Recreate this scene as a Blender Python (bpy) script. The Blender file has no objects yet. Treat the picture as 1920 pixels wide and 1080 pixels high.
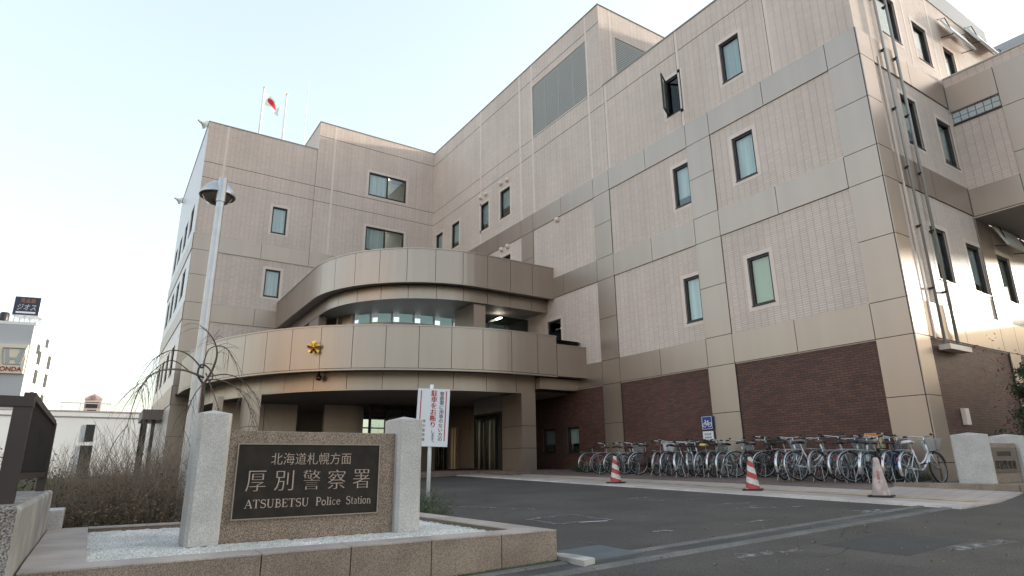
import bpy, bmesh, math, random
from mathutils import Vector, Matrix, Euler
R = math.radians
random.seed(7)
scene = bpy.context.scene
COL = scene.collection

# ------------------------------------------------------------------ camera
cam_d = bpy.data.cameras.new('camera'); cam = bpy.data.objects.new('camera', cam_d); COL.objects.link(cam)
cam_d.sensor_width = 36.0; cam_d.lens = 1157.5/1920*36; cam_d.clip_end = 3000; cam_d.clip_start = .05
YAW, PITCH, ROLL = R(33.338), R(16.048), R(-.692)
fw = Vector((math.sin(YAW)*math.cos(PITCH), math.cos(YAW)*math.cos(PITCH), math.sin(PITCH)))
r0 = Vector((math.cos(YAW), -math.sin(YAW), 0)); u0 = r0.cross(fw)
rt = r0*math.cos(ROLL)+u0*math.sin(ROLL); up = rt.cross(fw)
cam.matrix_world = Matrix(((rt.x, up.x, -fw.x, 0), (rt.y, up.y, -fw.y, 0), (rt.z, up.z, -fw.z, 0), (0, 0, 0, 1)))
scene.camera = cam          # the eye is the origin; the forecourt lies 0.5 to 1.2 m below it

# ------------------------------------------------------------------ sky, sun, exposure
SUN_AZ, SUN_EL = R(100), R(8)       # azimuth from +Y towards +X: low, beyond the right hand side of the station
w = bpy.data.worlds.new('World'); scene.world = w; w.use_nodes = True
nt = w.node_tree; bg = nt.nodes['Background']
sky = nt.nodes.new('ShaderNodeTexSky'); sky.sky_type = 'NISHITA'; sky.sun_disc = False
sky.sun_elevation = SUN_EL; sky.sun_rotation = SUN_AZ; sky.air_density = 1.0; sky.dust_density = 3.0; sky.ozone_density = 1.0
hs = nt.nodes.new('ShaderNodeHueSaturation'); hs.inputs['Saturation'].default_value = 1.0
nt.links.new(sky.outputs[0], hs.inputs['Color']); gm = nt.nodes.new('ShaderNodeGamma'); gm.inputs[1].default_value = .5     # thin high haze evens the sky out
nt.links.new(hs.outputs[0], gm.inputs[0]); nt.links.new(gm.outputs[0], bg.inputs['Color'])
bg.inputs['Strength'].default_value = .12
sd = bpy.data.lights.new('sun', 'SUN'); sd.energy = .8; sd.angle = R(2.5); sd.color = (1, .93, .82)
sun = bpy.data.objects.new('sun', sd); COL.objects.link(sun)
sv = Vector((math.sin(SUN_AZ)*math.cos(SUN_EL), math.cos(SUN_AZ)*math.cos(SUN_EL), math.sin(SUN_EL)))
sun.rotation_euler = sv.to_track_quat('Z', 'Y').to_euler(); sun.location = (0, 0, 60)
scene.view_settings.view_transform = 'Standard'; scene.view_settings.look = 'None'
scene.view_settings.exposure = 3.0; scene.view_settings.gamma = 1.0; scene.view_settings.use_curve_mapping = False

# ------------------------------------------------------------------ helpers
def cl(v, a, b): return max(a, min(b, v))
def G(x, y):
    z = -1.2+.03*cl(x, -8, 20)+.024*cl(y, -6, 32)
    return z+.09*cl((x-12.9)/1.2, 0, 1)*cl((18-y)/8, 0, 1)*cl((y-1)/4, 0, 1)
def bump3(nt, fac, dist, st=1.0):
    b = nt.nodes.new('ShaderNodeBump'); b.inputs['Distance'].default_value = dist; b.inputs['Strength'].default_value = st
    nt.links.new(fac, b.inputs['Height']); return b.outputs[0]
def mat(name, col, rough=.6, metal=0, var=0, vscale=3, speck=None, sscale=200, bump=0, bscale=60, coat=0, uvmap=False, stain=0, stscale=.6, spec=.5, rvar=0, streak=0):
    m = bpy.data.materials.new(name); m.use_nodes = True; n = m.node_tree; p = n.nodes['Principled BSDF']
    p.inputs['Base Color'].default_value = (*col, 1); p.inputs['Roughness'].default_value = rough
    p.inputs['Metallic'].default_value = metal; p.inputs['Coat Weight'].default_value = coat; p.inputs['Coat Roughness'].default_value = .05
    p.inputs['Specular IOR Level'].default_value = spec
    tc = n.nodes.new('ShaderNodeTexCoord'); co = tc.outputs['UV' if uvmap else 'Object']
    cur = None
    def noise(sc, det=3):
        t = n.nodes.new('ShaderNodeTexNoise'); t.inputs['Scale'].default_value = sc; t.inputs['Detail'].default_value = det
        n.links.new(co, t.inputs['Vector']); return t.outputs['Fac']
    def ramp(f, a, b, ca, cb):
        r = n.nodes.new('ShaderNodeValToRGB'); n.links.new(f, r.inputs[0]); e = r.color_ramp.elements
        e[0].position = a; e[1].position = b; e[0].color = ca; e[1].color = cb; return r.outputs[0]
    def mix(a, b, mode, f=1):
        x = n.nodes.new('ShaderNodeMix'); x.data_type = 'RGBA'; x.blend_type = mode; x.inputs[0].default_value = f
        if isinstance(a, tuple): x.inputs[6].default_value = a
        else: n.links.new(a, x.inputs[6])
        n.links.new(b, x.inputs[7]); return x.outputs[2]
    cur = (*col, 1)
    if var: cur = mix(cur, ramp(noise(vscale, 5), .3, .7, (1-var,)*3+(1,), (1+var,)*3+(1,)), 'MULTIPLY')
    if stain: cur = mix(cur, ramp(noise(stscale, 8), .42, .62, (1-stain,)*3+(1,), (1, 1, 1, 1)), 'MULTIPLY')
    if streak:
        mp = n.nodes.new('ShaderNodeMapping'); mp.inputs['Scale'].default_value = (2.2, 2.2, .10); n.links.new(co, mp.inputs[0])
        t = n.nodes.new('ShaderNodeTexNoise'); t.inputs['Scale'].default_value = 1; t.inputs['Detail'].default_value = 6; n.links.new(mp.outputs[0], t.inputs['Vector'])
        cur = mix(cur, ramp(t.outputs['Fac'], .38, .62, (1-streak,)*3+(1,), (1, 1, 1, 1)), 'MULTIPLY')
    if speck:
        lo, hi = speck
        cur = mix(cur, ramp(noise(sscale, 1), .36, .64, (*lo, 1), (*hi, 1)), 'MULTIPLY')
    if not isinstance(cur, tuple): n.links.new(cur, p.inputs['Base Color'])
    if bump: n.links.new(bump3(n, noise(bscale, 4), bump), p.inputs['Normal'])
    if rvar:
        mr = n.nodes.new('ShaderNodeMapRange'); n.links.new(noise(vscale, 4), mr.inputs[0])
        mr.inputs[3].default_value = rough-rvar; mr.inputs[4].default_value = rough+rvar; n.links.new(mr.outputs[0], p.inputs['Roughness'])
    return m
def tile_mat(name, c1, c2, mortar, bw, rh, ms, offset=0, vline=None, rough=.35, bumpd=.004, stain=.09):
    m = bpy.data.materials.new(name); m.use_nodes = True; n = m.node_tree; p = n.nodes['Principled BSDF']
    tc = n.nodes.new('ShaderNodeTexCoord'); b = n.nodes.new('ShaderNodeTexBrick')
    n.links.new(tc.outputs['UV'], b.inputs['Vector'])
    b.offset = offset; b.inputs['Color1'].default_value = (*c1, 1); b.inputs['Color2'].default_value = (*c2, 1); b.inputs['Mortar'].default_value = (*mortar, 1)
    b.inputs['Scale'].default_value = 1; b.inputs['Brick Width'].default_value = bw; b.inputs['Row Height'].default_value = rh
    b.inputs['Mortar Size'].default_value = ms; b.inputs['Mortar Smooth'].default_value = .1; b.inputs['Bias'].default_value = 0
    cur = b.outputs['Color']; h = b.outputs['Fac']
    if vline:
        s = n.nodes.new('ShaderNodeSeparateXYZ'); n.links.new(tc.outputs['UV'], s.inputs[0])
        d = n.nodes.new('ShaderNodeMath'); d.operation = 'DIVIDE'; d.inputs[1].default_value = bw; n.links.new(s.outputs[0], d.inputs[0])
        f = n.nodes.new('ShaderNodeMath'); f.operation = 'PINGPONG'; f.inputs[1].default_value = .5; n.links.new(d.outputs[0], f.inputs[0])
        l = n.nodes.new('ShaderNodeMath'); l.operation = 'LESS_THAN'; l.inputs[1].default_value = vline/bw/2; n.links.new(f.outputs[0], l.inputs[0])
        x = n.nodes.new('ShaderNodeMix'); x.data_type = 'RGBA'; n.links.new(l.outputs[0], x.inputs[0]); n.links.new(cur, x.inputs[6]); x.inputs[7].default_value = (*mortar, 1)
        cur = x.outputs[2]
        mx = n.nodes.new('ShaderNodeMath'); mx.operation = 'MAXIMUM'; n.links.new(h, mx.inputs[0]); n.links.new(l.outputs[0], mx.inputs[1]); h = mx.outputs[0]
    t = n.nodes.new('ShaderNodeTexNoise'); t.inputs['Scale'].default_value = .35; t.inputs['Detail'].default_value = 7; n.links.new(tc.outputs['UV'], t.inputs['Vector'])
    r = n.nodes.new('ShaderNodeValToRGB'); n.links.new(t.outputs['Fac'], r.inputs[0]); e = r.color_ramp.elements
    e[0].position = .35; e[1].position = .65; e[0].color = (1-stain,)*3+(1,); e[1].color = (1, 1, 1, 1)
    x = n.nodes.new('ShaderNodeMix'); x.data_type = 'RGBA'; x.blend_type = 'MULTIPLY'; x.inputs[0].default_value = 1; n.links.new(cur, x.inputs[6]); n.links.new(r.outputs[0], x.inputs[7])
    mp = n.nodes.new('ShaderNodeMapping'); mp.inputs['Scale'].default_value = (2.6, .13, 1); n.links.new(tc.outputs['UV'], mp.inputs[0])
    t2 = n.nodes.new('ShaderNodeTexNoise'); t2.inputs['Scale'].default_value = 1; t2.inputs['Detail'].default_value = 7; n.links.new(mp.outputs[0], t2.inputs['Vector'])
    r2 = n.nodes.new('ShaderNodeValToRGB'); n.links.new(t2.outputs['Fac'], r2.inputs[0]); e = r2.color_ramp.elements
    e[0].position = .36; e[1].position = .6; e[0].color = (.935, .93, .925, 1); e[1].color = (1, 1, 1, 1)
    x2 = n.nodes.new('ShaderNodeMix'); x2.data_type = 'RGBA'; x2.blend_type = 'MULTIPLY'; x2.inputs[0].default_value = 1; n.links.new(x.outputs[2], x2.inputs[6]); n.links.new(r2.outputs[0], x2.inputs[7])
    n.links.new(x2.outputs[2], p.inputs['Base Color']); p.inputs['Roughness'].default_value = rough; p.inputs['Specular IOR Level'].default_value = .25
    inv = n.nodes.new('ShaderNodeMath'); inv.operation = 'SUBTRACT'; inv.inputs[0].default_value = 1; n.links.new(h, inv.inputs[1])
    n.links.new(bump3(n, inv.outputs[0], bumpd), p.inputs['Normal'])
    return m
def glass_mat(name, tint, ior=1.5, rough=.01):
    m = bpy.data.materials.new(name); m.use_nodes = True; n = m.node_tree; n.nodes.remove(n.nodes['Principled BSDF'])
    t = n.nodes.new('ShaderNodeBsdfTransparent'); t.inputs[0].default_value = (*tint, 1)
    g = n.nodes.new('ShaderNodeBsdfGlossy'); g.inputs['Roughness'].default_value = rough
    lw = n.nodes.new('ShaderNodeLayerWeight'); pw = n.nodes.new('ShaderNodeMath'); pw.operation = 'POWER'; pw.inputs[1].default_value = 5
    n.links.new(lw.outputs['Facing'], pw.inputs[0]); f0 = ((ior-1)/(ior+1))**2
    lw.inputs[0].default_value = .5
    f = n.nodes.new('ShaderNodeMath'); f.operation = 'MULTIPLY_ADD'; n.links.new(pw.outputs[0], f.inputs[0]); f.inputs[1].default_value = 1-f0; f.inputs[2].default_value = f0
    x = n.nodes.new('ShaderNodeMixShader'); n.links.new(f.outputs[0], x.inputs[0]); n.links.new(t.outputs[0], x.inputs[1]); n.links.new(g.outputs[0], x.inputs[2])
    n.links.new(x.outputs[0], n.nodes['Material Output'].inputs[0]); return m
def emit_mat(name, col, st):
    m = bpy.data.materials.new(name); m.use_nodes = True; p = m.node_tree.nodes['Principled BSDF']
    p.inputs['Base Color'].default_value = (*col, 1); p.inputs['Emission Color'].default_value = (*col, 1); p.inputs['Emission Strength'].default_value = st; return m

class MB:
    def __init__(s): s.v = []; s.f = []
    def add(s, vs, fs):
        o = len(s.v); s.v += [tuple(v) for v in vs]; s.f += [tuple(i+o for i in f) for f in fs]; return s
    def quad(s, a, b, c, d): return s.add([a, b, c, d], [(0, 1, 2, 3)])
    def box(s, x0, x1, y0, y1, z0, z1):
        if x0 > x1: x0, x1 = x1, x0
        if y0 > y1: y0, y1 = y1, y0
        if z0 > z1: z0, z1 = z1, z0
        return s.add([(x0, y0, z0), (x1, y0, z0), (x1, y1, z0), (x0, y1, z0), (x0, y0, z1), (x1, y0, z1), (x1, y1, z1), (x0, y1, z1)],
                     [(0, 3, 2, 1), (4, 5, 6, 7), (0, 1, 5, 4), (1, 2, 6, 5), (2, 3, 7, 6), (3, 0, 4, 7)])
    def mbox(s, M, sx, sy, sz):
        q = MB().box(-sx/2, sx/2, -sy/2, sy/2, -sz/2, sz/2)
        return s.add([M @ Vector(v) for v in q.v], q.f)
    def xf(s, M): s.v = [tuple(M @ Vector(v)) for v in s.v]; return s
    def join(s, o): return s.add(o.v, o.f)
    def tube(s, pts, rad, n=6, cap=True):
        pts = [Vector(p) for p in pts]; k = len(pts)
        if not hasattr(rad, '__len__'): rad = [rad]*k
        vs = []; pa = None
        for i, p in enumerate(pts):
            t = (pts[min(i+1, k-1)]-pts[max(i-1, 0)])
            t = t.normalized() if t.length > 1e-9 else Vector((0, 0, 1))
            if pa is None: a = t.orthogonal().normalized()
            else:
                a = pa-t*pa.dot(t); a = a.normalized() if a.length > 1e-6 else t.orthogonal().normalized()
            pa = a; b = t.cross(a)
            for j in range(n):
                th = 2*math.pi*j/n; vs.append(p+(a*math.cos(th)+b*math.sin(th))*rad[i])
        fs = [(i*n+j, i*n+(j+1) % n, (i+1)*n+(j+1) % n, (i+1)*n+j) for i in range(k-1) for j in range(n)]
        if cap and n > 2: fs += [tuple(range(n-1, -1, -1)), tuple((k-1)*n+j for j in range(n))]
        return s.add(vs, fs)
    def lathe(s, prof, n, c=(0, 0, 0), M=None):
        vs = []
        for r, z in prof:
            for j in range(n):
                th = 2*math.pi*j/n; vs.append(Vector((r*math.cos(th), r*math.sin(th), z)))
        M = M or Matrix.Translation(c)
        vs = [M @ v for v in vs]
        fs = [(i*n+j, i*n+(j+1) % n, (i+1)*n+(j+1) % n, (i+1)*n+j) for i in range(len(prof)-1) for j in range(n)]
        return s.add(vs, fs)
    def torus(s, Rr, r, M, n=28, k=6):
        vs = []; fs = []
        for i in range(n):
            a = 2*math.pi*i/n
            for j in range(k):
                b = 2*math.pi*j/k; q = Rr+r*math.cos(b); vs.append(M @ Vector((q*math.cos(a), q*math.sin(a), r*math.sin(b))))
        for i in range(n):
            for j in range(k): fs.append((i*k+j, ((i+1) % n)*k+j, ((i+1) % n)*k+(j+1) % k, i*k+(j+1) % k))
        return s.add(vs, fs)
    def prism(s, poly, z0, z1, M=None):
        n = len(poly); M = M or Matrix.Identity(4)
        vs = [M @ Vector((x, y, z0)) for x, y in poly]+[M @ Vector((x, y, z1)) for x, y in poly]
        return s.add(vs, [tuple(range(n-1, -1, -1)), tuple(range(n, 2*n))]+[(i, (i+1) % n, n+(i+1) % n, n+i) for i in range(n)])
    def build(s, name, m, parent=None, smooth=False, bevel=0, origin=None):
        me = bpy.data.meshes.new(name)
        org = Vector((0, 0, 0))
        p = parent
        while p: org += p.location; p = p.parent
        if parent is None and origin is not None: org = Vector(origin)
        me.from_pydata([Vector(v)-org for v in s.v], [], s.f)
        if bevel:
            bm = bmesh.new(); bm.from_mesh(me)
            bmesh.ops.bevel(bm, geom=list(bm.edges), offset=bevel, segments=2, affect='EDGES', profile=.6, clamp_overlap=True)
            bm.to_mesh(me); bm.free()
        uv = me.uv_layers.new(name='UVMap').data
        for poly in me.polygons:
            nx, ny, nz = (abs(c) for c in poly.normal)
            for li in poly.loop_indices:
                c = me.vertices[me.loops[li].vertex_index].co+org
                uv[li].uv = (c.y, c.z) if nx >= ny and nx >= nz else ((c.x, c.z) if ny >= nz else (c.x, c.y))
            if smooth: poly.use_smooth = True
        me.materials.append(m)
        o = bpy.data.objects.new(name, me); COL.objects.link(o)
        if parent: o.parent = parent
        elif origin is not None: o.location = org
        return o
def thing(name, label, cat, loc=(0, 0, 0), group=None, rz=0):
    o = bpy.data.objects.new(name, None); COL.objects.link(o); o.empty_display_size = .2
    o.location = loc; o.rotation_euler = (0, 0, rz); tag(o, label, cat, group); return o
def tag(o, label, cat, group=None):
    o['label'] = label; o['category'] = cat
    if group: o['group'] = group
    return o
def struct(o): o['kind'] = 'structure'; return o
def copy_tree(o, parent=None, mats=None, skip=()):
    c = o.copy(); COL.objects.link(c)
    if parent: c.parent = parent
    if mats and c.type == 'MESH':
        key = c.name.split('.')[0]
        if key in mats: c.material_slots[0].link = 'OBJECT'; c.material_slots[0].material = mats[key]
    for ch in o.children:
        if ch.name.split('.')[0] in skip: continue
        copy_tree(ch, c, mats, skip)
    return c

_tc = {}
def text_mb(body, size=1, depth=0, offset=0, align='CENTER', mincho=0, italic=0):
    """flat letters in the local XZ plane, facing -Y, centred on the origin"""
    c = bpy.data.curves.new('text', 'FONT'); c.body = body; c.size = size; c.align_x = align; c.align_y = 'CENTER'
    c.offset = offset; c.extrude = depth; c.shear = italic; c.resolution_u = 3
    o = bpy.data.objects.new('text', c); COL.objects.link(o)
    bpy.context.view_layer.update()
    me = bpy.data.meshes.new_from_object(o.evaluated_get(bpy.context.evaluated_depsgraph_get()))
    vs = [(v.co.x, v.co.z, v.co.y) for v in me.vertices]; fs = [tuple(p.vertices) for p in me.polygons]
    bpy.data.objects.remove(o); bpy.data.curves.remove(c); bpy.data.meshes.remove(me)
    mb = MB()
    if mincho:
        for k in (-1, 0, 1): mb.add([(x+k*mincho, y-.0003*(k+1), z) for x, y, z in vs], fs)
    else: mb.add(vs, fs)
    # centre on bounding box, face -Y
    if mb.v:
        x0 = min(v[0] for v in mb.v); x1 = max(v[0] for v in mb.v); z0 = min(v[2] for v in mb.v); z1 = max(v[2] for v in mb.v)
        mb.v = [(v[0]-(x0+x1)/2, -abs(v[1]) if depth else v[1], v[2]-(z0+z1)/2) for v in mb.v]
        mb.w = x1-x0; mb.h = z1-z0
    return mb
def fit(mb, wd, ht=None):
    sx = wd/mb.w if wd else ht/mb.h
    sz = ht/mb.h if ht else sx
    mb.v = [(v[0]*sx, v[1], v[2]*sz) for v in mb.v]; return mb
def vtext(chars, cell, size=None, offset=0, mincho=0):
    mb = MB(); n = len(chars); k = 0
    for ch in chars:
        if ch != ' ':
            t = text_mb(ch, size or cell*.95, offset=offset, mincho=mincho)
            small = ch in '。'
            dx, dz = (cell*.3, cell*.3) if small else (0, 0)
            mb.add([(x+dx, y, z+((n-1)/2-k)*cell+dz) for x, y, z in t.v], t.f)
        k += 1
    return mb

# ------------------------------------------------------------------ materials
M_tile = tile_mat('beige_wall_tile', (.78, .645, .565), (.72, .59, .515), (.44, .36, .31), .227, .066, .0045, vline=.009, rough=.5)
M_trim = mat('pale_tile_edge', (.74, .61, .53), .4, var=.05)
M_brick = tile_mat('dark_brick_tile', (.108, .058, .048), (.17, .080, .060), (.055, .042, .04), .22, .066, .006, offset=.5, rough=.5, bumpd=.006, stain=.2)
M_panel = mat('champagne_metal_panel', (.415, .345, .295), .39, metal=.84, var=.03, vscale=.4, rvar=.02, streak=.05)
M_joint = mat('dark_joint', (.03, .028, .026), .8)
M_frame = mat('dark_bronze_frame', (.035, .032, .03), .4, metal=.3)
M_glass = glass_mat('window_glass', (.86, .91, .90), 1.9)
M_gdark = glass_mat('dark_glass', (.35, .38, .37), 1.6)
def blind_mat(name, col, sc):
    m = mat(name, col, .7); n = m.node_tree; p = n.nodes['Principled BSDF']; tc = n.nodes.new('ShaderNodeTexCoord'); mp = n.nodes.new('ShaderNodeMapping'); mp.inputs['Scale'].default_value = (sc, sc, .25)
    t = n.nodes.new('ShaderNodeTexNoise'); t.inputs['Scale'].default_value = 1; t.inputs['Detail'].default_value = 3; n.links.new(tc.outputs['Object'], mp.inputs[0]); n.links.new(mp.outputs[0], t.inputs['Vector'])
    r = n.nodes.new('ShaderNodeValToRGB'); n.links.new(t.outputs[0], r.inputs[0]); e = r.color_ramp.elements; e[0].position = .3; e[1].position = .7; e[0].color = tuple(c*.72 for c in col)+(1,); e[1].color = tuple(min(1, c*1.12) for c in col)+(1,)
    n.links.new(r.outputs[0], p.inputs['Base Color']); return m
BLINDS = [blind_mat('pale_blind', (.60, .66, .65), 9), blind_mat('grey_curtain', (.52, .56, .56), 14), blind_mat('bright_blind', (.72, .77, .77), 6)]
M_blind = BLINDS[0]
M_blind_y = mat('yellow_blind', (.62, .62, .36), .7, var=.05, vscale=1)
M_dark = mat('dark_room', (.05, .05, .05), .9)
M_room = mat('room_wall', (.5, .5, .48), .9)
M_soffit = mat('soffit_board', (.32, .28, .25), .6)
M_louver = mat('louvre_metal', (.56, .55, .53), .6)
M_lback = mat('louvre_backing_grey', (.22, .22, .21), .8)
M_steel = mat('brushed_steel', (.62, .62, .62), .25, metal=.9)
M_brass = mat('warm_steel', (.8, .66, .5), .2, metal=1)
M_galv = mat('galvanised_metal', (.50, .51, .53), .42, metal=.7, var=.08, vscale=6)
M_white = mat('white_paint', (.78, .78, .77), .5)
M_whitewall = mat('white_render', (.8, .79, .77), .7, var=.04, vscale=.3)
M_greywall = mat('grey_render', (.45, .45, .46), .7, var=.04, vscale=.3)
M_gold = mat('gold', (.85, .52, .12), .28, metal=1)
M_granite = mat('grey_granite', (.54, .51, .48), .5, speck=((.62, .62, .63), (1.25, 1.25, 1.25)), sscale=190, var=.08, vscale=4, stain=.12, stscale=2.5, bump=.001, bscale=200)
M_brgran = mat('brown_granite', (.20, .155, .125), .4, speck=((.35, .34, .33), (1.9, 1.8, 1.65)), sscale=150, var=.1, vscale=5)
M_brgran2 = mat('flamed_brown_granite', (.27, .215, .175), .6, speck=((.6, .58, .56), (1.45, 1.38, 1.3)), sscale=170, var=.1, vscale=3, stain=.2, stscale=1.6)
M_grantop = mat('sawn_granite_top', (.42, .355, .31), .6, speck=((.8, .8, .8), (1.2, 1.2, 1.2)), sscale=120, var=.08, vscale=2, stain=.2, stscale=2)
M_plaque = mat('dark_bronze_plaque', (.022, .016, .012), .55, metal=0, spec=.25, var=.3, vscale=8)
M_letter = mat('bronze_letter', (.44, .34, .285), .5, metal=.3)
M_asph = mat('asphalt', (.070, .062, .055), .85, speck=((.5, .5, .5), (1.65, 1.6, 1.55)), sscale=95, var=.16, vscale=.5, stain=.22, stscale=.8, bump=.004, bscale=130)
M_asph2 = mat('street_asphalt', (.070, .062, .055), .85, speck=((.5, .5, .5), (1.65, 1.6, 1.55)), sscale=90, var=.16, vscale=.5, stain=.2, stscale=1.0, bump=.004, bscale=130)
M_conc = mat('concrete', (.16, .152, .142), .85, speck=((.75, .75, .75), (1.25, 1.25, 1.25)), sscale=80, var=.12, vscale=2, stain=.25, stscale=1.8)
M_concd = mat('worn_gutter_concrete', (.085, .081, .075), .85, speck=((.7, .7, .7), (1.3, 1.3, 1.3)), sscale=70, var=.15, vscale=2, stain=.3, stscale=2)
M_pave = tile_mat('pale_paving', (.52, .43, .385), (.47, .39, .35), (.32, .27, .24), .30, .30, .006, offset=0, rough=.8, bumpd=.003, stain=.22)
M_pavew = mat('pale_kerb', (.50, .43, .39), .8, var=.08, vscale=1.5, stain=.15, stscale=1.5, speck=((.85,)*3, (1.15,)*3), sscale=80)
M_yel = mat('faded_tactile_paving', (.48, .37, .23), .8, var=.12, vscale=3, stain=.3, stscale=2)
M_brpave = tile_mat('brown_paver', (.24, .175, .145), (.20, .15, .125), (.12, .09, .08), .2, .1, .005, offset=.5, rough=.85, bumpd=.003, stain=.25)
M_soil = mat('leaf_strewn_soil', (.07, .048, .032), .95, speck=((.4, .4, .4), (2.0, 1.7, 1.3)), sscale=22, var=.2, vscale=4, bump=.03, bscale=20)
M_gravel = mat('white_gravel', (.70, .68, .63), .8, speck=((.6, .6, .6), (1.25, 1.25, 1.25)), sscale=70, var=.1, vscale=2.5, stain=.14, stscale=2, bump=.012, bscale=60)
M_pebble = mat('pebble_dash', (.30, .275, .26), .9, speck=((.4, .4, .4), (1.6, 1.55, 1.5)), sscale=75, bump=.02, bscale=70, var=.1, vscale=2, stain=.2, stscale=1.5)
M_palecon = mat('pale_concrete', (.46, .44, .40), .85, var=.1, vscale=2, stain=.35, stscale=2.2, bump=.004, bscale=25)
M_brsteel = mat('brown_painted_steel', (.035, .024, .022), .45, var=.1, vscale=4)
M_mesh = mat('dark_mesh_panel', (.020, .016, .015), .8, var=.2, vscale=6)
M_twig = mat('bare_twig', (.20, .155, .115), .9, var=.25, vscale=5)
M_bark = mat('dark_bark', (.085, .065, .055), .9, var=.25, vscale=9, bump=.01, bscale=40)
M_leafb = mat('dead_leaf', (.15, .098, .055), .9, var=.4, vscale=14)
M_leafg = mat('dull_green_leaf', (.055, .075, .03), .8, var=.35, vscale=8)
M_conif = mat('conifer_leaf', (.035, .062, .022), .8, var=.35, vscale=6)
M_tyre = mat('tyre_rubber', (.022, .022, .022), .8)
M_chrome = mat('bike_chrome', (.60, .61, .62), .28, metal=.9)
M_alloy = mat('bike_alloy', (.40, .41, .42), .42, metal=.8)
M_sadd = mat('black_saddle', (.02, .02, .02), .55)
M_saddb = mat('brown_saddle', (.10, .06, .04), .6)
M_saddw = mat('pale_saddle_cover', (.6, .6, .62), .5)
M_red = mat('cone_red', (.42, .035, .03), .5, var=.1, vscale=6)
M_refl = mat('red_reflector', (.5, .03, .02), .2, coat=1)
M_blk = mat('black_plastic', (.02, .02, .02), .5)
M_txtred = mat('red_lettering', (.42, .02, .03), .5)
M_txtblk = mat('dark_lettering', (.06, .06, .065), .5)
M_board = mat('white_sign_board', (.74, .74, .77), .45, var=.03, vscale=4)
M_blue = mat('sign_blue', (.022, .045, .25), .4)
M_orange = mat('sign_orange', (.55, .22, .07), .5)
M_tube = emit_mat('fluorescent_tube', (1, .95, .8), 1.6)
PAINT = {k: mat(k+'_bike_paint', c, .3, metal=mt, coat=.6) for k, c, mt in [
    ('silver', (.52, .54, .57), .7), ('white', (.7, .71, .72), 0), ('black', (.02, .02, .022), .1), ('red', (.33, .02, .025), 0),
    ('blue', (.03, .08, .25), .2), ('teal', (.03, .23, .26), .1), ('green', (.03, .12, .08), .2), ('grey', (.2, .21, .22), .5), ('maroon', (.12, .02, .03), .2), ('cream', (.6, .55, .42), 0)]}

# ------------------------------------------------------------------ ground
def sheet(name, x0, x1, y0, y1, dz, m, step=1.0, edge=None):
    def cuts(a, b, extra):
        n = max(1, int(math.ceil((b-a)/step))); c = [a+(b-a)*i/n for i in range(n+1)]+[e for e in extra if a < e < b]
        return sorted(set(round(v, 4) for v in c))
    xs = cuts(x0, x1, (-8, 12.9, 14.1, 20)); ys = cuts(y0, y1, (-6, 1, 5, 10, 18, 32))
    mb = MB(); mb.add([(x, y, G(x, y)+dz) for y in ys for x in xs],
                      [(j*len(xs)+i, j*len(xs)+i+1, (j+1)*len(xs)+i+1, (j+1)*len(xs)+i) for j in range(len(ys)-1) for i in range(len(xs)-1)])
    return mb.build(name, m)
gx = [-900, -300, -100, -40, -8, 0, 4, 8, 11, 12.3, 12.9, 13.5, 14.1, 15, 17, 20, 60, 200, 900]
gy = [-900, -300, -60, -6, 0, 1, 3, 5, 7, 10, 13, 16, 18, 24, 32, 60, 120, 300, 1500]
mb = MB(); mb.add([(x, y, G(x, y)) for y in gy for x in gx], [(j*len(gx)+i, j*len(gx)+i+1, (j+1)*len(gx)+i+1, (j+1)*len(gx)+i) for j in range(len(gy)-1) for i in range(len(gx)-1)])
struct(mb.build('ground', M_asph))
struct(sheet('road', -60, 60, -6, 4.9, .004, M_asph2, 3))
struct(sheet('gutter', -1.5, 11.45, 4.88, 5.38, .008, M_concd, 1))
# slightly raised lips of the gutter channel
mb = MB()
for yy, ww in ((4.93, .11), (5.32, .08)):
    for i in range(26):
        x0 = -1.4+i*.5; x1 = x0+.492
        z0, z1 = G(x0, yy), G(x1, yy)
        mb.add([(x0, yy-ww/2, z0+.018), (x1, yy-ww/2, z1+.018), (x1, yy+ww/2, z1+.022), (x0, yy+ww/2, z0+.022),
                (x0, yy-ww/2-.02, z0), (x1, yy-ww/2-.02, z1), (x1, yy+ww/2+.02, z1), (x0, yy+ww/2+.02, z0)],
               [(0, 1, 2, 3), (4, 5, 1, 0), (2, 3, 7, 6)[::-1], (3, 0, 4, 7)[::-1], (1, 5, 6, 2)])
struct(mb.build('gutter_kerb', M_conc))
# pavement along the facade: kerb flush stones, paving, faded tactile line, brown pavers under the bicycles
mb = MB()
for i in range(19):
    y0 = 4.72+i*.9; y1 = y0+.892
    a, b = G(11.5, y0), G(11.5, y1); c, d = G(11.9, y0), G(11.9, y1)
    mb.add([(11.5, y0, a+.03), (11.5, y1, b+.03), (11.9, y1, d+.034), (11.9, y0, c+.034), (11.47, y0, a), (11.47, y1, b)], [(0, 3, 2, 1), (4, 0, 1, 5)])
    mb.add([(11.5, y0, a+.03), (11.9, y0, c+.034), (11.5, y0, a-.02), (11.9, y0, c-.02)], [(0, 2, 3, 1)])
struct(mb.build('kerb', M_pavew))
struct(sheet('pavement', 11.9, 13.35, 4.72, 21.8, .032, M_pave, .8))
struct(sheet('pavement', 13.35, 13.96, 4.72, 6.9, .032, M_pave, .6))
mb = MB()
for i in range(5): x0 = 11.9+i*.41; x1 = x0+.41; mb.quad((x0, 4.716, G(x0, 4.72)-.02), (x1, 4.716, G(x1, 4.72)-.02), (x1, 4.716, G(x1, 4.72)+.034), (x0, 4.716, G(x0, 4.72)+.034))
struct(mb.build('kerb', M_pavew))
struct(sheet('tactile_paving', 12.45, 12.75, 4.9, 20.0, .037, M_yel, .8))
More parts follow.
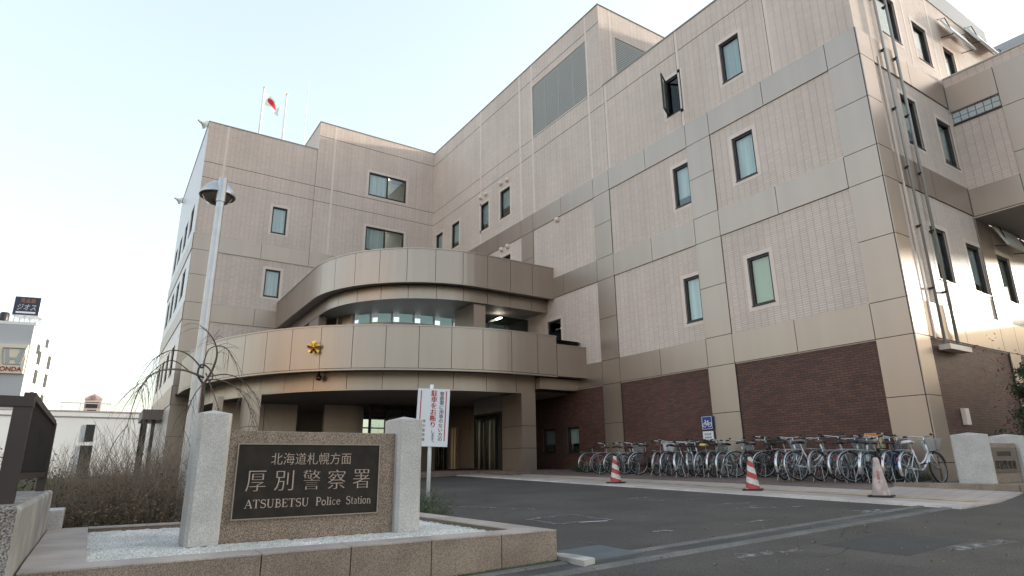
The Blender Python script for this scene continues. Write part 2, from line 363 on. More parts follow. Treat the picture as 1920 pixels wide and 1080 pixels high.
struct(sheet('bicycle_bay_paving', 13.35, 15.98, 6.9, 19.3, .03, M_brpave, .6))
struct(sheet('planting_bed', -3.2, 4.6, 9.32, 31, .03, M_soil, 1.2))
struct(sheet('far_bed', -14, -3.2, 6, 31, .03, M_soil, 3))
# entrance terrace
mb = MB().box(6.5, 16, 21.4, 33.4, -.5, -.17); struct(mb.build('entrance_terrace', M_brpave))
mb = MB().box(12.5, 16, 19.3, 21.4, -.6, -.175); struct(mb.build('entrance_step', M_brpave))

# ------------------------------------------------------------------ the station
ST = thing('police_station', 'large beige tiled four storey police station with dark brick base and curved entrance canopies', 'building', (16, 12, -.6))
XR = 16.0; YE = 6.85; YL = 33.4; XL = 2.65; T1, T2, T3 = 15.6, 19.8, 17.95
def wall(axis, c, u0, u1, z0, z1, holes=(), depth=.12, sign=1, regs=None):
    """grid wall in plane axis=c with recessed holes; sign = direction (into the building) of the reveal"""
    us = sorted(set([u0, u1]+[v for h in holes for v in h[:2] if u0 < v < u1])); zs = sorted(set([z0, z1]+[v for h in holes for v in h[2:4] if z0 < v < z1]))
    P = (lambda u, z, d=0: (c+d*sign, u, z)) if axis == 'X' else (lambda u, z, d=0: (u, c+d*sign, z))
    mb = MB()
    for i in range(len(us)-1):
        for j in range(len(zs)-1):
            um, zm = (us[i]+us[i+1])/2, (zs[j]+zs[j+1])/2
            if any(h[0] < um < h[1] and h[2] < zm < h[3] for h in holes): continue
            mb.quad(P(us[i], zs[j]), P(us[i+1], zs[j]), P(us[i+1], zs[j+1]), P(us[i], zs[j+1]))
    for a, b, c0, d0 in holes:
        for p, q in (((a, c0), (b, c0)), ((b, c0), (b, d0)), ((b, d0), (a, d0)), ((a, d0), (a, c0))):
            mb.quad(P(*p), P(*q), P(*q, depth+.05), P(*p, depth+.05))
    return mb
class _Trim:
    def box(s, *a): MB().box(*a).build('pale_trim', M_trim, ST); return s
TRIM = _Trim()
def window(axis, c, h, sign=1, depth=.10, kind='blind', mull=(), border=True, tilt=0, frame=M_frame, fw=.07):
    a, b, z0, z1 = h
    def bx(mb, u0, u1, d0, d1, w0, w1):
        if axis == 'X': mb.box(c+d0*sign, c+d1*sign, u0, u1, w0, w1)
        else: mb.box(u0, u1, c+d0*sign, c+d1*sign, w0, w1)
    f = MB(); d0, d1 = depth-.05, depth+.04
    bx(f, a, a+fw, d0, d1, z0, z1); bx(f, b-fw, b, d0, d1, z0, z1); bx(f, a+fw, b-fw, d0, d1, z0, z0+fw); bx(f, a+fw, b-fw, d0, d1, z1-fw, z1)
    for m in mull: bx(f, m-fw/2, m+fw/2, d0+.005, d1-.005, z0+fw, z1-fw)
    bx(f, a-.02, b+.02, -.02, .06, z0-.03, z0)
    o = f.build('window', frame, ST)
    p = MB(); bx(p, a+fw, b-fw, depth, depth+.012, z0+fw, z1-fw); p.build('pane', M_gdark if kind == 'dark' else M_glass, o)
    if kind in ('blind', 'yellow'):
        q = MB(); bx(q, a+.02, b-.02, depth+.07, depth+.085, z0+.02, z1-.02); q.build('blind', BLINDS[int(a*7+z0*3) % 3] if kind == 'blind' else M_blind_y, o)
    elif kind == 'half':
        q = MB(); bx(q, a+.02, b-.02, depth+.07, depth+.085, z0+(z1-z0)*(.1+.13*(int(a*5+z0) % 4)), z1-.02); q.build('blind', BLINDS[int(a*3+z0) % 3], o)
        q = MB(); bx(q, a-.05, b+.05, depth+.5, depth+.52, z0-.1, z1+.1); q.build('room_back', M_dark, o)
    else:
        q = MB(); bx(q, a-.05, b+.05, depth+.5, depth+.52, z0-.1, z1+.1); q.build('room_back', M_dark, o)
    if border:
        t = .13; e = -.004
        sr = MB(); bx(sr, a-t, a, e, e+.02, z0-t, z1+t); bx(sr, b, b+t, e, e+.02, z0-t, z1+t); bx(sr, a, b, e, e+.02, z1, z1+t); bx(sr, a, b, e, e+.02, z0-t, z0-.03); sr.build('surround', M_trim, o)
    return o
# --- facade R (plane X=16)
RW = {'W1': (10.42, 11.20, 12.31, 13.83), 'W2': (12.98, 13.72, 12.32, 13.83), 'W3': (10.37, 11.15, 8.66, 10.18), 'W4': (12.99, 13.70, 8.67, 10.19),
      'W5': (10.35, 11.12, 4.53, 6.05), 'W6': (12.99, 13.67, 4.52, 6.05), 'a': (32.0, 32.9, 12.38, 13.9), 'b': (29.88, 30.8, 12.39, 13.9),
      'c': (26.54, 27.44, 12.37, 13.88), 'd': (24.41, 25.35, 12.37, 13.9), 'e': (24.43, 25.28, 8.7, 10.2), 'f': (20.53, 21.5, 4.6, 6.08)}
LOUV = (18.03, 22.33, 15.66, 18.5)
mb = MB()
mb.join(wall('X', XR, YE, 17.1, 2.9, T1, [RW[k] for k in ('W1', 'W2', 'W3', 'W4', 'W5', 'W6')]))
mb.join(wall('X', XR, 17.1, YL, 2.9, T2, [RW[k] for k in 'abcdef']+[LOUV]))
mb.build('tiled_wall', M_tile, ST)
gw = [(21.2, 22.05, .5, 1.47), (19.62, 20.38, .47, 1.47)]
mb = wall('X', XR+.012, YE, YL, -1.0, 2.9, gw); mb.build('brick_wall', M_brick, ST)
for k, kind in (('W1', 'blind'), ('W3', 'blind'), ('W4', 'half'), ('W5', 'yellow'), ('W6', 'blind'), ('a', 'half'), ('b', 'half'), ('c', 'half'), ('d', 'half'), ('e', 'dark'), ('f', 'dark'), ('W2', 'dark')):
    window('X', XR, RW[k], kind=kind)
for h in gw: window('X', XR+.012, h, kind='half', border=False)
# the open casement on the top floor
mb = MB(); Mx = Matrix.Translation((XR+.02, 13.66, 13.07)) @ Matrix.Rotation(R(-62), 4, 'Z')
for dy, sx, sz, dz in ((-.33, .62, .06, .70), (-.33, .62, .06, -.70)): mb.mbox(Mx @ Matrix.Translation((0, dy, dz)), .05, .66, .06)
for dy in (-.03, -.63): mb.mbox(Mx @ Matrix.Translation((0, dy, 0)), .05, .06, 1.4)
sash = mb.build('open_sash', M_frame, ST); MB().mbox(Mx @ Matrix.Translation((0, -.33, 0)), .012, .56, 1.34).build('pane', M_glass, sash)
# horizontal and vertical joints of the tiling
J = MB()
for z in (14.73, 15.58, 18.9):
    if z < 15.5: J.box(XR-.003, XR+.01, YE, 17.1, z-.012, z+.012)
    J.box(XR-.003, XR+.01, 17.1, YL, z-.012, z+.012)
for y in (9.35, 13.0, 16.95, 18.0, 22.3, 23.4, 27.4):
    TRIM.box(XR-.004, XR+.01, y-.06, y+.06, 11.62, T1 if y < 17.1 else T2)
    if y < 17: J.box(XR-.006, XR+.01, y+.062, y+.075, 11.62, T1)
# louvres
lv = MB()
for i in range(30):
    z = LOUV[2]+.05+i*(LOUV[3]-LOUV[2]-.1)/29
    lv.add([(XR+.02, LOUV[0], z-.05), (XR+.02, LOUV[1], z-.05), (XR+.11, LOUV[1], z+.03), (XR+.11, LOUV[0], z+.03)], [(0, 1, 2, 3)])
    lv.add([(XR+.02, LOUV[0], z-.05), (XR+.02, LOUV[1], z-.05), (XR+.02, LOUV[1], z-.0), (XR+.02, LOUV[0], z-.0)], [(0, 1, 2, 3)])
for y in (LOUV[0]+.02, 19.1, 20.2, 21.25, LOUV[1]-.02): lv.box(XR+.06, XR+.13, y-.025, y+.025, LOUV[2], LOUV[3])
lvo = lv.build('louvre', M_louver, ST)
MB().box(XR+.16, XR+.18, LOUV[0], LOUV[1], LOUV[2], LOUV[3]).build('louvre_backing', M_lback, lvo)
# penthouse flank and the roofs
mb = wall('Y', 17.1, XR, 34, T1-.4, T2, [(16.93, 18.85, 16.0, 18.46)]); mb.build('tiled_wall', M_tile, ST)
lv = MB()
for i in range(26):
    z = 16.05+i*2.36/25; lv.add([(16.93, 17.12, z-.05), (18.85, 17.12, z-.05), (18.85, 17.2, z+.03), (16.93, 17.2, z+.03)], [(0, 1, 2, 3)]); lv.add([(16.93, 17.12, z-.05), (18.85, 17.12, z-.05), (18.85, 17.12, z), (16.93, 17.12, z)], [(0, 1, 2, 3)])
lvo = lv.build('louvre', M_louver, ST); MB().box(16.9, 18.9, 17.24, 17.26, 15.9, 18.5).build('louvre_backing', M_lback, lvo)
TRIM.box(16.62, 16.74, 17.096, 17.11, T1, T2)
mb = MB().box(XR+.02, 34, YE+.02, 17.08, T1-.5, T1-.35).box(XR+.02, 34, 17.12, 50, T2-.4, T2-.25).box(8.53, XR, YL+.02, 50, T2-.4, T2-.25).box(XL+.02, 8.49, YL+.02, 46, T3-.6, T3-.45)
mb.build('roof_slab', M_conc, ST)
cp = MB()   # thin metal copings
cp.box(XR-.03, XR+.25, YE-.03, 17.1, T1, T1+.05).box(XR-.03, XR+.25, 17.07, YL-.03, T2, T2+.05).box(XR+.25, 34, 17.07, 17.35, T2, T2+.05)
cp.box(8.47, XR+.25, YL-.03, YL+.25, T2, T2+.05).box(XL-.03, 8.47, YL-.03, YL+.25, T3, T3+.05).box(XL-.03, XL+.25, YL+.25, 46, T3, T3+.05).box(8.47, 8.75, YL+.25, 46, T2, T2+.05)
cp.build('coping', mat('coping_metal', (.30, .29, .27), .4, metal=.5), ST)
mb = MB().box(34, 34.2, YE, 50, -1, T2-.4).box(16, 34.2, 50, 50.2, 6.5, T2-.4).box(16, 34.2, 50, 50.2, -1, 2.0).box(24, 33, 8.5, 16.9, T1-.5, T2)      # rear walls; last box is an unseen block added to shade the penthouse flank
mb.build('rear_wall', M_greywall, ST)
mb = MB()                                            # floors and party walls keep the interior dark
for z in (3.2, 7.4, 11.2): mb.box(XR+.7, 33.9, YE+.7, 49.9 if z > 4 else 33, z, z+.2)
for z in (7.4, 11.2): mb.box(XL+.7, XR+.7, YL+.7, 45.9, z, z+.2)
mb.box(16.75, 16.85, YE+.7, 34.5, -1, T1-.6).box(16.75, 16.85, 34.5, 49.9, 6, T1-.6).box(XL+.9, 16.7, YL+1.6, YL+1.7, 5.5, T3-.7)
mb.build('inner_wall', M_room, ST)
# --- facade L (plane Y=33.4)
big1, big2 = (11.64, 14.08, 15.87, 17.37), (11.62, 14.05, 12.36, 13.83)
s1, s2 = (6.3, 7.08, 12.35, 13.87), (6.25, 7.03, 8.75, 10.25)
mb = wall('Y', YL, XL, 8.5, 2.9, T3, [s1, s2]); mb.join(wall('Y', YL, 8.5, XR, 2.9, T2, [big1, big2]))
mb.build('tiled_wall', M_tile, ST)
mb = wall('X', 8.5, YL, 46, T3-.6, T2, []); mb.build('tiled_wall', M_tile, ST)
window('Y', YL, s1, kind='blind'); window('Y', YL, s2, kind='blind')
for h in (big1, big2):
    o = window('Y', YL, h, kind='room', mull=((h[0]+h[1])/2,), fw=.08)
    for ch in list(o.children):
        if ch.name.startswith('room_back'): bpy.data.objects.remove(ch)
    rm = MB(); x0, x1, z0, z1 = h[0]-.8, h[1]+.8, h[2]-.9, h[3]+.35
    rm.quad((x0, YL+1.5, z0), (x1, YL+1.5, z0), (x1, YL+1.5, z1), (x0, YL+1.5, z1)).quad((x0, YL+.2, z1), (x1, YL+.2, z1), (x1, YL+1.5, z1), (x0, YL+1.5, z1)).quad((x0, YL+.2, z0), (x0, YL+1.5, z0), (x0, YL+1.5, z1), (x0, YL+.2, z1)).quad((x1, YL+.2, z0), (x1, YL+1.5, z0), (x1, YL+1.5, z1), (x1, YL+.2, z1))
    rm.build('room', M_room, o)
    MB().box(h[0]+1.5, h[0]+1.62, YL+.3, YL+1.3, z1-.1, z1-.05).build('ceiling_lamp', M_tube, o)
    q = MB().box(h[0]+.1, (h[0]+h[1])/2-.02, YL+.18, YL+.19, h[2]+.05, h[3]-.05)
    q.build('blind', M_blind if h is big1 else M_blind, o)
for x in (3.63, 9.45): TRIM.box(x-.06, x+.06, YL-.004, YL+.01, 11.62, T3 if x < 8 else T2)
for z in (14.73, 15.62): J.box(XL, XR, YL-.003, YL+.01, z-.012, z+.012)
J.box(8.5, XR, YL-.003, YL+.01, 18.9-.012, 18.912)
J.box(8.44, 8.456, YL-.003, YL+.01, 11.62, T3)
# lower storey of wing L, with a glazed way through the lobby
thru = (11.6, 15.3, 1.3, 2.55)
mb = wall('Y', YL, XL, XR, -1, 2.9, [thru]); mb.build('lobby_wall', M_panel, ST)
mb = wall('Y', 46, XL, 34, -1, T3-.6, [(13.4, 30.0, 1.6, 6.0)]); mb.build('rear_wall', M_greywall, ST)
fr = MB()
for x in (12.5, 13.4, 14.3): fr.box(x-.06, x+.06, YL+.03, YL+.1, thru[2], thru[3])
fr.box(thru[0], thru[1], YL+.03, YL+.1, 2.05, 2.12)
fo = fr.build('window', M_frame, ST); MB().box(thru[0], thru[1], YL+.06, YL+.07, thru[2], thru[3]).build('pane', M_glass, fo)
# --- left flank (plane X=2.65)
fl = []
for z in (4.6, 8.7, 12.35):
    for y in (35.2, 38.0, 40.8, 43.4): fl.append((y, y+1.5, z, z+1.52))
mb = wall('X', XL, YL, 46, -1, T3, fl); mb.build('tiled_wall', mat('pale_tile', (.55, .50, .47), .3, var=.04), ST)
for h in fl: window('X', XL, h, kind='dark', border=False)
# --- metal panel bands and pillars
PN = MB()
def panels(axis, c, u0, u1, z0, z1, ujs=(), zjs=(), sign=1, proud=.035):
    us = [u0]+[u for u in ujs if u0 < u < u1]+[u1]; zs = [z0]+[z for z in zjs if z0 < z < z1]+[z1]; g = .009
    for i in range(len(us)-1):
        for j in range(len(zs)-1):
            a, b, c0, d0 = us[i]+g, us[i+1]-g, zs[j]+g, zs[j+1]-g
            if axis == 'X': PN.box(c-proud*sign, c+.02*sign, a, b, c0, d0)
            else: PN.box(a, b, c-proud*sign, c+.02*sign, c0, d0)
    k = .004
    if axis == 'X': J.box(c-.008*sign, c+.012*sign, u0, u1, z0, z1)
    else: J.box(u0, u1, c-.008*sign, c+.012*sign, z0, z1)
B1, B2, B3 = (10.73, 11.6), (7.07, 7.98), (2.93, 3.85)
bj = [7.74, 9.85, 11.95, 12.96, 14.97, 17.02, 18.0, 20.2, 22.4, 23.4, 25.6, 27.8, 30, 32]
for b in (B1, B2): panels('X', XR, 7.74, YL, *b, ujs=bj)
panels('X', XR, 7.74, 20.6, *B3, ujs=bj)
PJ = [-.05, 1.48, 2.93, 3.85, 5.5, 7.07, 7.98, 9.42, 10.73]
panels('X', XR, YE, 7.74, -1, 11.6, zjs=PJ)
for a, b in ((11.95, 12.98), (17.02, 18.02)):
    for z0, z1 in ((-1, 2.93), (3.85, 7.07), (7.98, 10.73)): panels('X', XR, a, b, z0, z1, zjs=PJ)
for z0, z1 in ((7.98, 10.73),): panels('X', XR, 22.4, 23.4, z0, z1, zjs=PJ)
lj = [3.85, 5.93, 8.45, 10.5, 12.6, 14.7]
for b in (B1, B2): panels('Y', YL, 3.85, XR-.04, *b, ujs=lj)
panels('Y', YL, XL, 3.85, -1, 11.6, zjs=PJ)
ej = [16.7, 18.8, 21.15, 22.2, 24.3, 26.4]
for b in (B1, B2, B3): panels('Y', YE, 16.7, 30, *b, ujs=ej)
panels('Y', YE, XR-.034, 16.7, -1, 11.6, zjs=PJ)
panels('Y', YE, 21.45, 22.2, -1, 2.93, zjs=PJ); panels('Y', YE, 21.2, 22.2, 3.85, 7.07, zjs=[5.5])
for z in (B1, B2, B3): panels('X', XL, YL, 46, *z, ujs=[35.5, 37.5, 39.5, 41.5, 43.5])
# --- end face (plane Y=6.85)
EW = [(17.72, 18.85, 12.2, 13.75), (19.9, 20.83, 12.15, 13.55), (22.0, 22.8, 11.9, 13.45), (17.95, 18.85, 8.62, 10.2), (20.13, 21.05, 8.6, 10.1),
      (18.05, 18.97, 4.6, 6.12), (20.2, 21.16, 4.58, 6.05), (22.3, 23.27, 4.58, 6.06)]
mb = wall('Y', YE, XR, 17.4, 2.9, T1, []); mb.join(wall('Y', YE, 17.4, 34, 2.9, 15.08, EW)); mb.build('tiled_wall', M_tile, ST)
mb = wall('Y', YE+.012, XR, 34, -1, 2.9, []); mb.build('brick_wall', M_brick, ST)
for h in EW: window('Y', YE, h, kind='half', border=True)
for x in (19.4, 21.3): TRIM.box(x-.05, x+.05, YE-.004, YE+.01, 11.62, 15.05)
MB().box(17.4, 34, YE-.03, YE+.25, 15.08, 15.13).build('coping', M_louver, ST)
# rain pipes and conduit with brackets and end box
M_pipe = mat('dull_pipe', (.36, .35, .33), .5, metal=.4)
for x, r in ((17.28, .036), (18.0, .042)):
    po = MB().tube([(x, YE-.11, 2.75), (x, YE-.11, 16.5)], r, 8).build('conduit_pipe', M_pipe, ST, smooth=True)
    for z in (4.2, 5.9, 7.6, 9.4, 11.3, 13.1): MB().box(x-r-.012, x+r+.012, YE-.13, YE, z, z+.045).build('bracket', M_frame, po)
mb = MB().box(17.1, 18.28, YE-.28, YE-.02, 2.62, 2.75); mb.build('junction_box', M_trim, po)
mb = MB().box(16.92, 16.98, YE-.06, YE-.03, 2.9, 11); mb.build('conduit', M_trim, ST)
# top hung shutters over the end windows
for x0, x1, z, dz in ((22.0, 23.7, 14.5, .8), (24.4, 27.0, 15.2, .8), (22.3, 23.9, 6.95, .7)):
    s = MB(); M0 = Matrix.Translation(((x0+x1)/2, YE-.24, z-dz/2)) @ Matrix.Rotation(R(-22), 4, 'X')
    s.mbox(M0, x1-x0, .06, dz); so = s.build('shutter', M_white, ST)
    for x in (x0+.08, x1-.08): MB().tube([(x, YE-.36, z-dz+.02), (x, YE, z-dz+.1)], .016, 5).tube([(x, YE-.36, z-dz+.02), (x, YE-.22, z-.05), (x, YE, z+.02)], .016, 5).build('bracket', M_frame, so)
# wall lamp box on the brick
MB().box(17.6, 17.82, YE-.11, YE, .82, 1.22).build('wall_lamp', M_trim, ST, bevel=.015)
# small vents above the windows
vb = MB()
for y, z in ((27.33, 14.33), (26.77, 14.33), (25.22, 14.33), (24.62, 14.3), (25.2, 10.63), (24.62, 10.63), (20.5, 10.62)):
    vb.lathe([(.0, .16), (.09, .14), (.13, .05), (.13, 0)], 10, M=Matrix.Translation((XR, y, z)) @ Matrix.Rotation(R(-90), 4, 'Y'))
vb.build('vent_hood', M_trim, ST, smooth=True)
# --- projecting block on the right (X>=21.2)
XB = 21.2; YB = 2.6
mb = wall('X', XB, YB, YE, 7.0, 11.78, [(5.5, 6.79, 10.12, 10.56)]).join(wall('Y', YB, XB, 34, 7.0, 11.78)); mb.build('tiled_wall', M_tile, ST)
panels('X', XB, 5.5, YE-.04, 7.04, 7.92); panels('X', XB, 5.5, YE-.04, 10.57, 11.48)
panels('X', XB, YB, 5.5, 7.04, 11.48, zjs=[8.6, 10.1]); panels('Y', YB, XB-.03, 30, 7.04, 11.5, ujs=[23, 25], zjs=[8.6, 10.1])
gb = MB()
for i in range(6):
    for j in range(2): gb.box(XB+.03, XB+.1, 5.53+i*.21, 5.53+i*.21+.19, 10.2+j*.18, 10.36+j*.18)
gbo = gb.build('glass_block', mat('glass_block_glass', (.45, .5, .52), .15, coat=1), ST); MB().box(XB+.11, XB+.13, 5.5, 6.8, 10.1, 10.57).build('backing', M_white, gbo)
MB().box(XB-.03, XB+.12, 5.5, 6.79, 10.1, 10.15).build('sill', M_frame, ST)
sf = MB()
for i in range(5):
    for j in range(3): sf.box(XB+.02+i*2, XB+1.99+i*2, YB+.02+j*1.41, YB+1.4+j*1.41, 7.0, 7.035)
sf.build('soffit', M_soffit, ST)
MB().box(XB+.05, 34, YB+.05, YE-.05, 11.6, 11.7).build('roof_slab', M_conc, ST)
MB().box(XB-.03, XB+.2, YB-.03, YE-.03, 11.78, 11.82).build('coping', M_louver, ST)

# --- curved canopies
def arc_up(off, n=26):
    pts = [(7.0+off, YL)]
    for i in range(n+1):
        a = math.pi+math.pi/2*i/n; pts.append((12.27+(5.3-off)*math.cos(a), 26.25+(5.3-off)*math.sin(a)))
    return pts+[(XR, 20.95+off)]
LOWP = [(2.75, 31.6), (2.78, 30.2), (2.9, 28.9), (3.12, 27.5), (3.5, 26.0), (3.95, 24.85), (4.52, 23.72), (5.2, 22.68), (5.98, 21.8), (6.9, 21.02), (7.9, 20.4), (9.0, 19.86), (10.14, 19.42), (11.25, 19.1), (12.5, 18.93), (14.5, 18.93)]
def smooth(P, k=4):
    out = []
    for i in range(len(P)-1):
        p0 = P[max(i-1, 0)]; p1 = P[i]; p2 = P[i+1]; p3 = P[min(i+2, len(P)-1)]
        for j in range(k):
            t = j/k
            out.append(tuple(.5*((2*b)+(-a+c)*t+(2*a-5*b+4*c-d)*t*t+(-a+3*b-3*c+d)*t**3) for a, b, c, d in zip(p0, p1, p2, p3)))
    # relax
    out.append(P[-1])
    for _ in range(6): out = [out[0]]+[tuple((a+2*b+c)/4 for a, b, c in zip(out[i-1], out[i], out[i+1])) for i in range(1, len(out)-1)]+[out[-1]]
    return out
LOW = smooth(LOWP)
def offset(P, d):
    out = []
    for i in range(len(P)):
        a = Vector(P[max(i-1, 0)]); b = Vector(P[min(i+1, len(P)-1)]); t = (b-a).normalized(); out.append((P[i][0]-t.y*d, P[i][1]+t.x*d))
    return out
def resample(P, start, step):
    """split polyline into panels of given arc length, return list of point-lists"""
    L = [0]
    for i in range(1, len(P)): L.append(L[-1]+math.dist(P[i], P[i-1]))
    def at(s):
        for i in range(1, len(P)):
            if s <= L[i]+1e-9:
                t = (s-L[i-1])/max(1e-9, L[i]-L[i-1]); return tuple(a+(b-a)*t for a, b in zip(P[i-1], P[i]))
        return P[-1]
    cuts = [0]; s = start
    while s < L[-1]-.2: cuts.append(s); s += step
    cuts.append(L[-1]); out = []
    for a, b in zip(cuts, cuts[1:]):
        ss = [a+.009]+[l for l in L if a+.05 < l < b-.05]+[b-.009]; out.append([at(s) for s in ss])
    return out
def fascia(name, P, z0, z1, start, step, parent, th=.06, m=M_panel, capz=.05):
    mb = MB()
    for seg in resample(P, start, step):
        inn = offset(seg, th); n = len(seg)
        vs = [(x, y, z0) for x, y in seg]+[(x, y, z1) for x, y in seg]+[(x, y, z0) for x, y in inn]+[(x, y, z1) for x, y in inn]
        fs = []
        for i in range(n-1): fs += [(i, i+1, n+i+1, n+i), (2*n+i+1, 2*n+i, 3*n+i, 3*n+i+1), (n+i, n+i+1, 3*n+i+1, 3*n+i), (i+1, i, 2*n+i, 2*n+i+1)]
        fs += [(0, n, 3*n, 2*n), (n-1, 3*n-1, 4*n-1, 2*n-1)]
        mb.add(vs, fs)
    o = mb.build(name, m, parent)
    back = MB(); q = offset(P, th*.6); n = len(q)
    back.add([(x, y, z0+.01) for x, y in q]+[(x, y, z1-.01) for x, y in q], [(i, i+1, n+i+1, n+i) for i in range(n-1)]); back.build('joint_backing', M_joint, o)
    return o
def rim(P, z, h, out, wid, parent, name='rim'):
    mb = MB(); a = offset(P, -out); b = offset(P, wid); n = len(P)
    vs = [(x, y, z) for x, y in a]+[(x, y, z+h) for x, y in a]+[(x, y, z+h) for x, y in b]+[(x, y, z) for x, y in b]
    fs = []
    for i in range(n-1): fs += [(i, i+1, n+i+1, n+i), (n+i, n+i+1, 2*n+i+1, 2*n+i), (3*n+i+1, 3*n+i, 2*n+i, 2*n+i+1), (i+1, i, 3*n+i, 3*n+i+1)]
    mb.add(vs, fs+[(0, n, 2*n, 3*n), (n-1, 4*n-1, 3*n-1, 2*n-1)]); return mb.build(name, M_panel, parent)
def slab(P, z, parent, name, m, close):
    mb = MB(); pts = list(P)+close; n = len(pts)
    mb.add([(x, y, z) for x, y in pts]+[(x, y, z+.06) for x, y in pts], [tuple(range(n-1, -1, -1)), tuple(range(n, 2*n))]); return mb.build(name, m, parent)
CU = arc_up(0)
c1 = fascia('upper_canopy', CU, 7.07, 8.42, 1.1, 1.13, ST); rim(CU, 8.42, .05, .02, .12, c1); rim(CU, 7.02, .045, .012, .1, c1)
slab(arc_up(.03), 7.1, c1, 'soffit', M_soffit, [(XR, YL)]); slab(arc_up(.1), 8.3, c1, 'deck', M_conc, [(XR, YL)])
CU2 = arc_up(.5)
c1b = fascia('canopy_beam', CU2, 6.5, 7.05, .6, 1.13, ST); slab(arc_up(.55), 6.56, c1b, 'soffit', M_soffit, [(XR, YL)])
LW = LOW
c2 = fascia('lower_canopy', LW, 3.33, 4.82, .35, 1.16, ST); rim(LW, 4.82, .05, .02, .12, c2); rim(LW, 3.25, .06, .012, .1, c2)
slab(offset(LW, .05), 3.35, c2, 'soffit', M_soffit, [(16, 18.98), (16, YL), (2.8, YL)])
LB = offset(LW, .87)
LBt = [p for p in LB if p[0] < 13.3]+[(14.05, 19.8)]
c2b = fascia('canopy_beam', LBt, 2.70, 3.34, .5, 1.28, ST); rim(LBt, 2.66, .04, .012, .1, c2b)
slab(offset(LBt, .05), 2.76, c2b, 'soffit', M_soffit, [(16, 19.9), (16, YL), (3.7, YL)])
MB().box(14.52, XR, 18.94, 19.06, 3.3, 4.5).build('canopy_side_panel', M_panel, ST)
MB().box(14.5, XR, 18.92, 19.08, 4.5, 4.55).build('rim', M_panel, ST)
MB().box(14.06, XR, 19.5, 19.85, 2.85, 3.28).build('canopy_side_beam', M_panel, ST)
# piers
pr = MB()
for z0, z1 in ((-.2, .62), (.63, 1.44), (1.45, 2.7)): pr.box(13.4, 14.05, 19.8, 21.2, z0+.008, z1)
pr.build('pier', M_panel, ST)
MB().box(13.42, 14.03, 19.82, 21.18, -.2, 2.7).build('pier_core', M_joint, ST)
for x0, x1, y0, y1 in ((4.42, 4.8, 24.0, 25.6), (3.7, 3.9, 26.4, 27.6)):
    pr = MB()
    for z0, z1 in ((-.6, 1.45), (1.46, 2.72)): pr.box(x0, x1, y0, y1, z0+.008, z1)
    pr.build('pier', M_panel, ST)
# screen wall running back from the left piers
pr = MB()
for z0, z1 in ((-.6, 1.15), (1.16, 2.72)):
    for x0, x1 in ((3.9, 5.9), (5.92, 7.3)): pr.box(x0+.01, x1-.01, 28.6, 28.75, z0+.008, z1)
pr.build('screen_wall', M_panel, ST)
# upper floor pier and curved inner wall with a strip of windows
MB().box(12.3, 12.86, 21.6, 23.3, 5.0, 6.52).build('pier', M_panel, ST)
MB().box(7.5, 7.85, 27.1, 28.6, 5.0, 6.52).build('pier', M_panel, ST)
IN = [(12.6, 23.3)]
ia = [(8.1, 28.6), (8.25, 27.5), (8.6, 26.5), (9.2, 25.6), (10.0, 25.0), (11.0, 24.7), (12.2, 24.6), (13.2, 24.6), (XR, 24.6)]
ia = smooth(ia, 3)
iw = fascia('curved_inner_wall', ia, 6.62, 7.06, .4, 1.1, ST)
gl = MB(); n = len(ia); ib = offset(ia, .1)
gl.add([(x, y, 5.0) for x, y in ib]+[(x, y, 6.6) for x, y in ib], [(i, i+1, n+i+1, n+i) for i in range(n-1)])
go = gl.build('curved_glazing', M_glass, ST)
lw_ = [p_ for p_ in ia if p_[0] < 9.0]
fascia('curved_inner_wall', lw_, 5.0, 6.60, .6, 1.1, ST)
bk = offset(ia, .9); MB().add([(x, y, 5.0) for x, y in bk]+[(x, y, 6.6) for x, y in bk], [(i, i+1, n+i+1, n+i) for i in range(n-1)]).build('glow_wall', emit_mat('added_white_glow', (.86, .95, 1), .15), go)  # glowing wall added to brighten the window strip; no lamp stands here
bl = MB()
for k, seg in enumerate(resample(offset(ia, .2), .55, .95)):
    a_, b_ = Vector(seg[0]), Vector(seg[-1]); c_ = a_.lerp(b_, .06); d_ = a_.lerp(b_, .82)
    bl.quad((*c_, 6.12), (*d_, 6.12), (*d_, 6.6), (*c_, 6.6))
bl.build('blind', emit_mat('glowing_teal_blind', (.30, .42, .42), .07), go)  # backlight put into the blind colour as a weak teal glow
ml = MB()
for seg in resample(ia, .5, .95):
    x, y = seg[0]; ml.box(x-.03, x+.03, y-.02, y+.08, 5.0, 6.58)
q = offset(ia, .02); r2 = offset(ia, .1)
ml.add([(x, y, 6.02) for x, y in q]+[(x, y, 6.14) for x, y in q], [(i, i+1, n+i+1, n+i) for i in range(n-1)])
ml.build('glazing_bar', M_white, go)
MB().box(12.9, XR, 23.0, 23.1, 5.0, 6.5).build('upper_glazing', M_gdark, ST)
MB().box(14.2, 14.32, 22.6, 23.0, 6.3, 6.34).build('ceiling_lamp', M_tube, ST)
slab(offset(LW, .3), 4.75, ST, 'balcony_deck', M_conc, [(16, 19.3), (16, YL), (3.0, YL)])
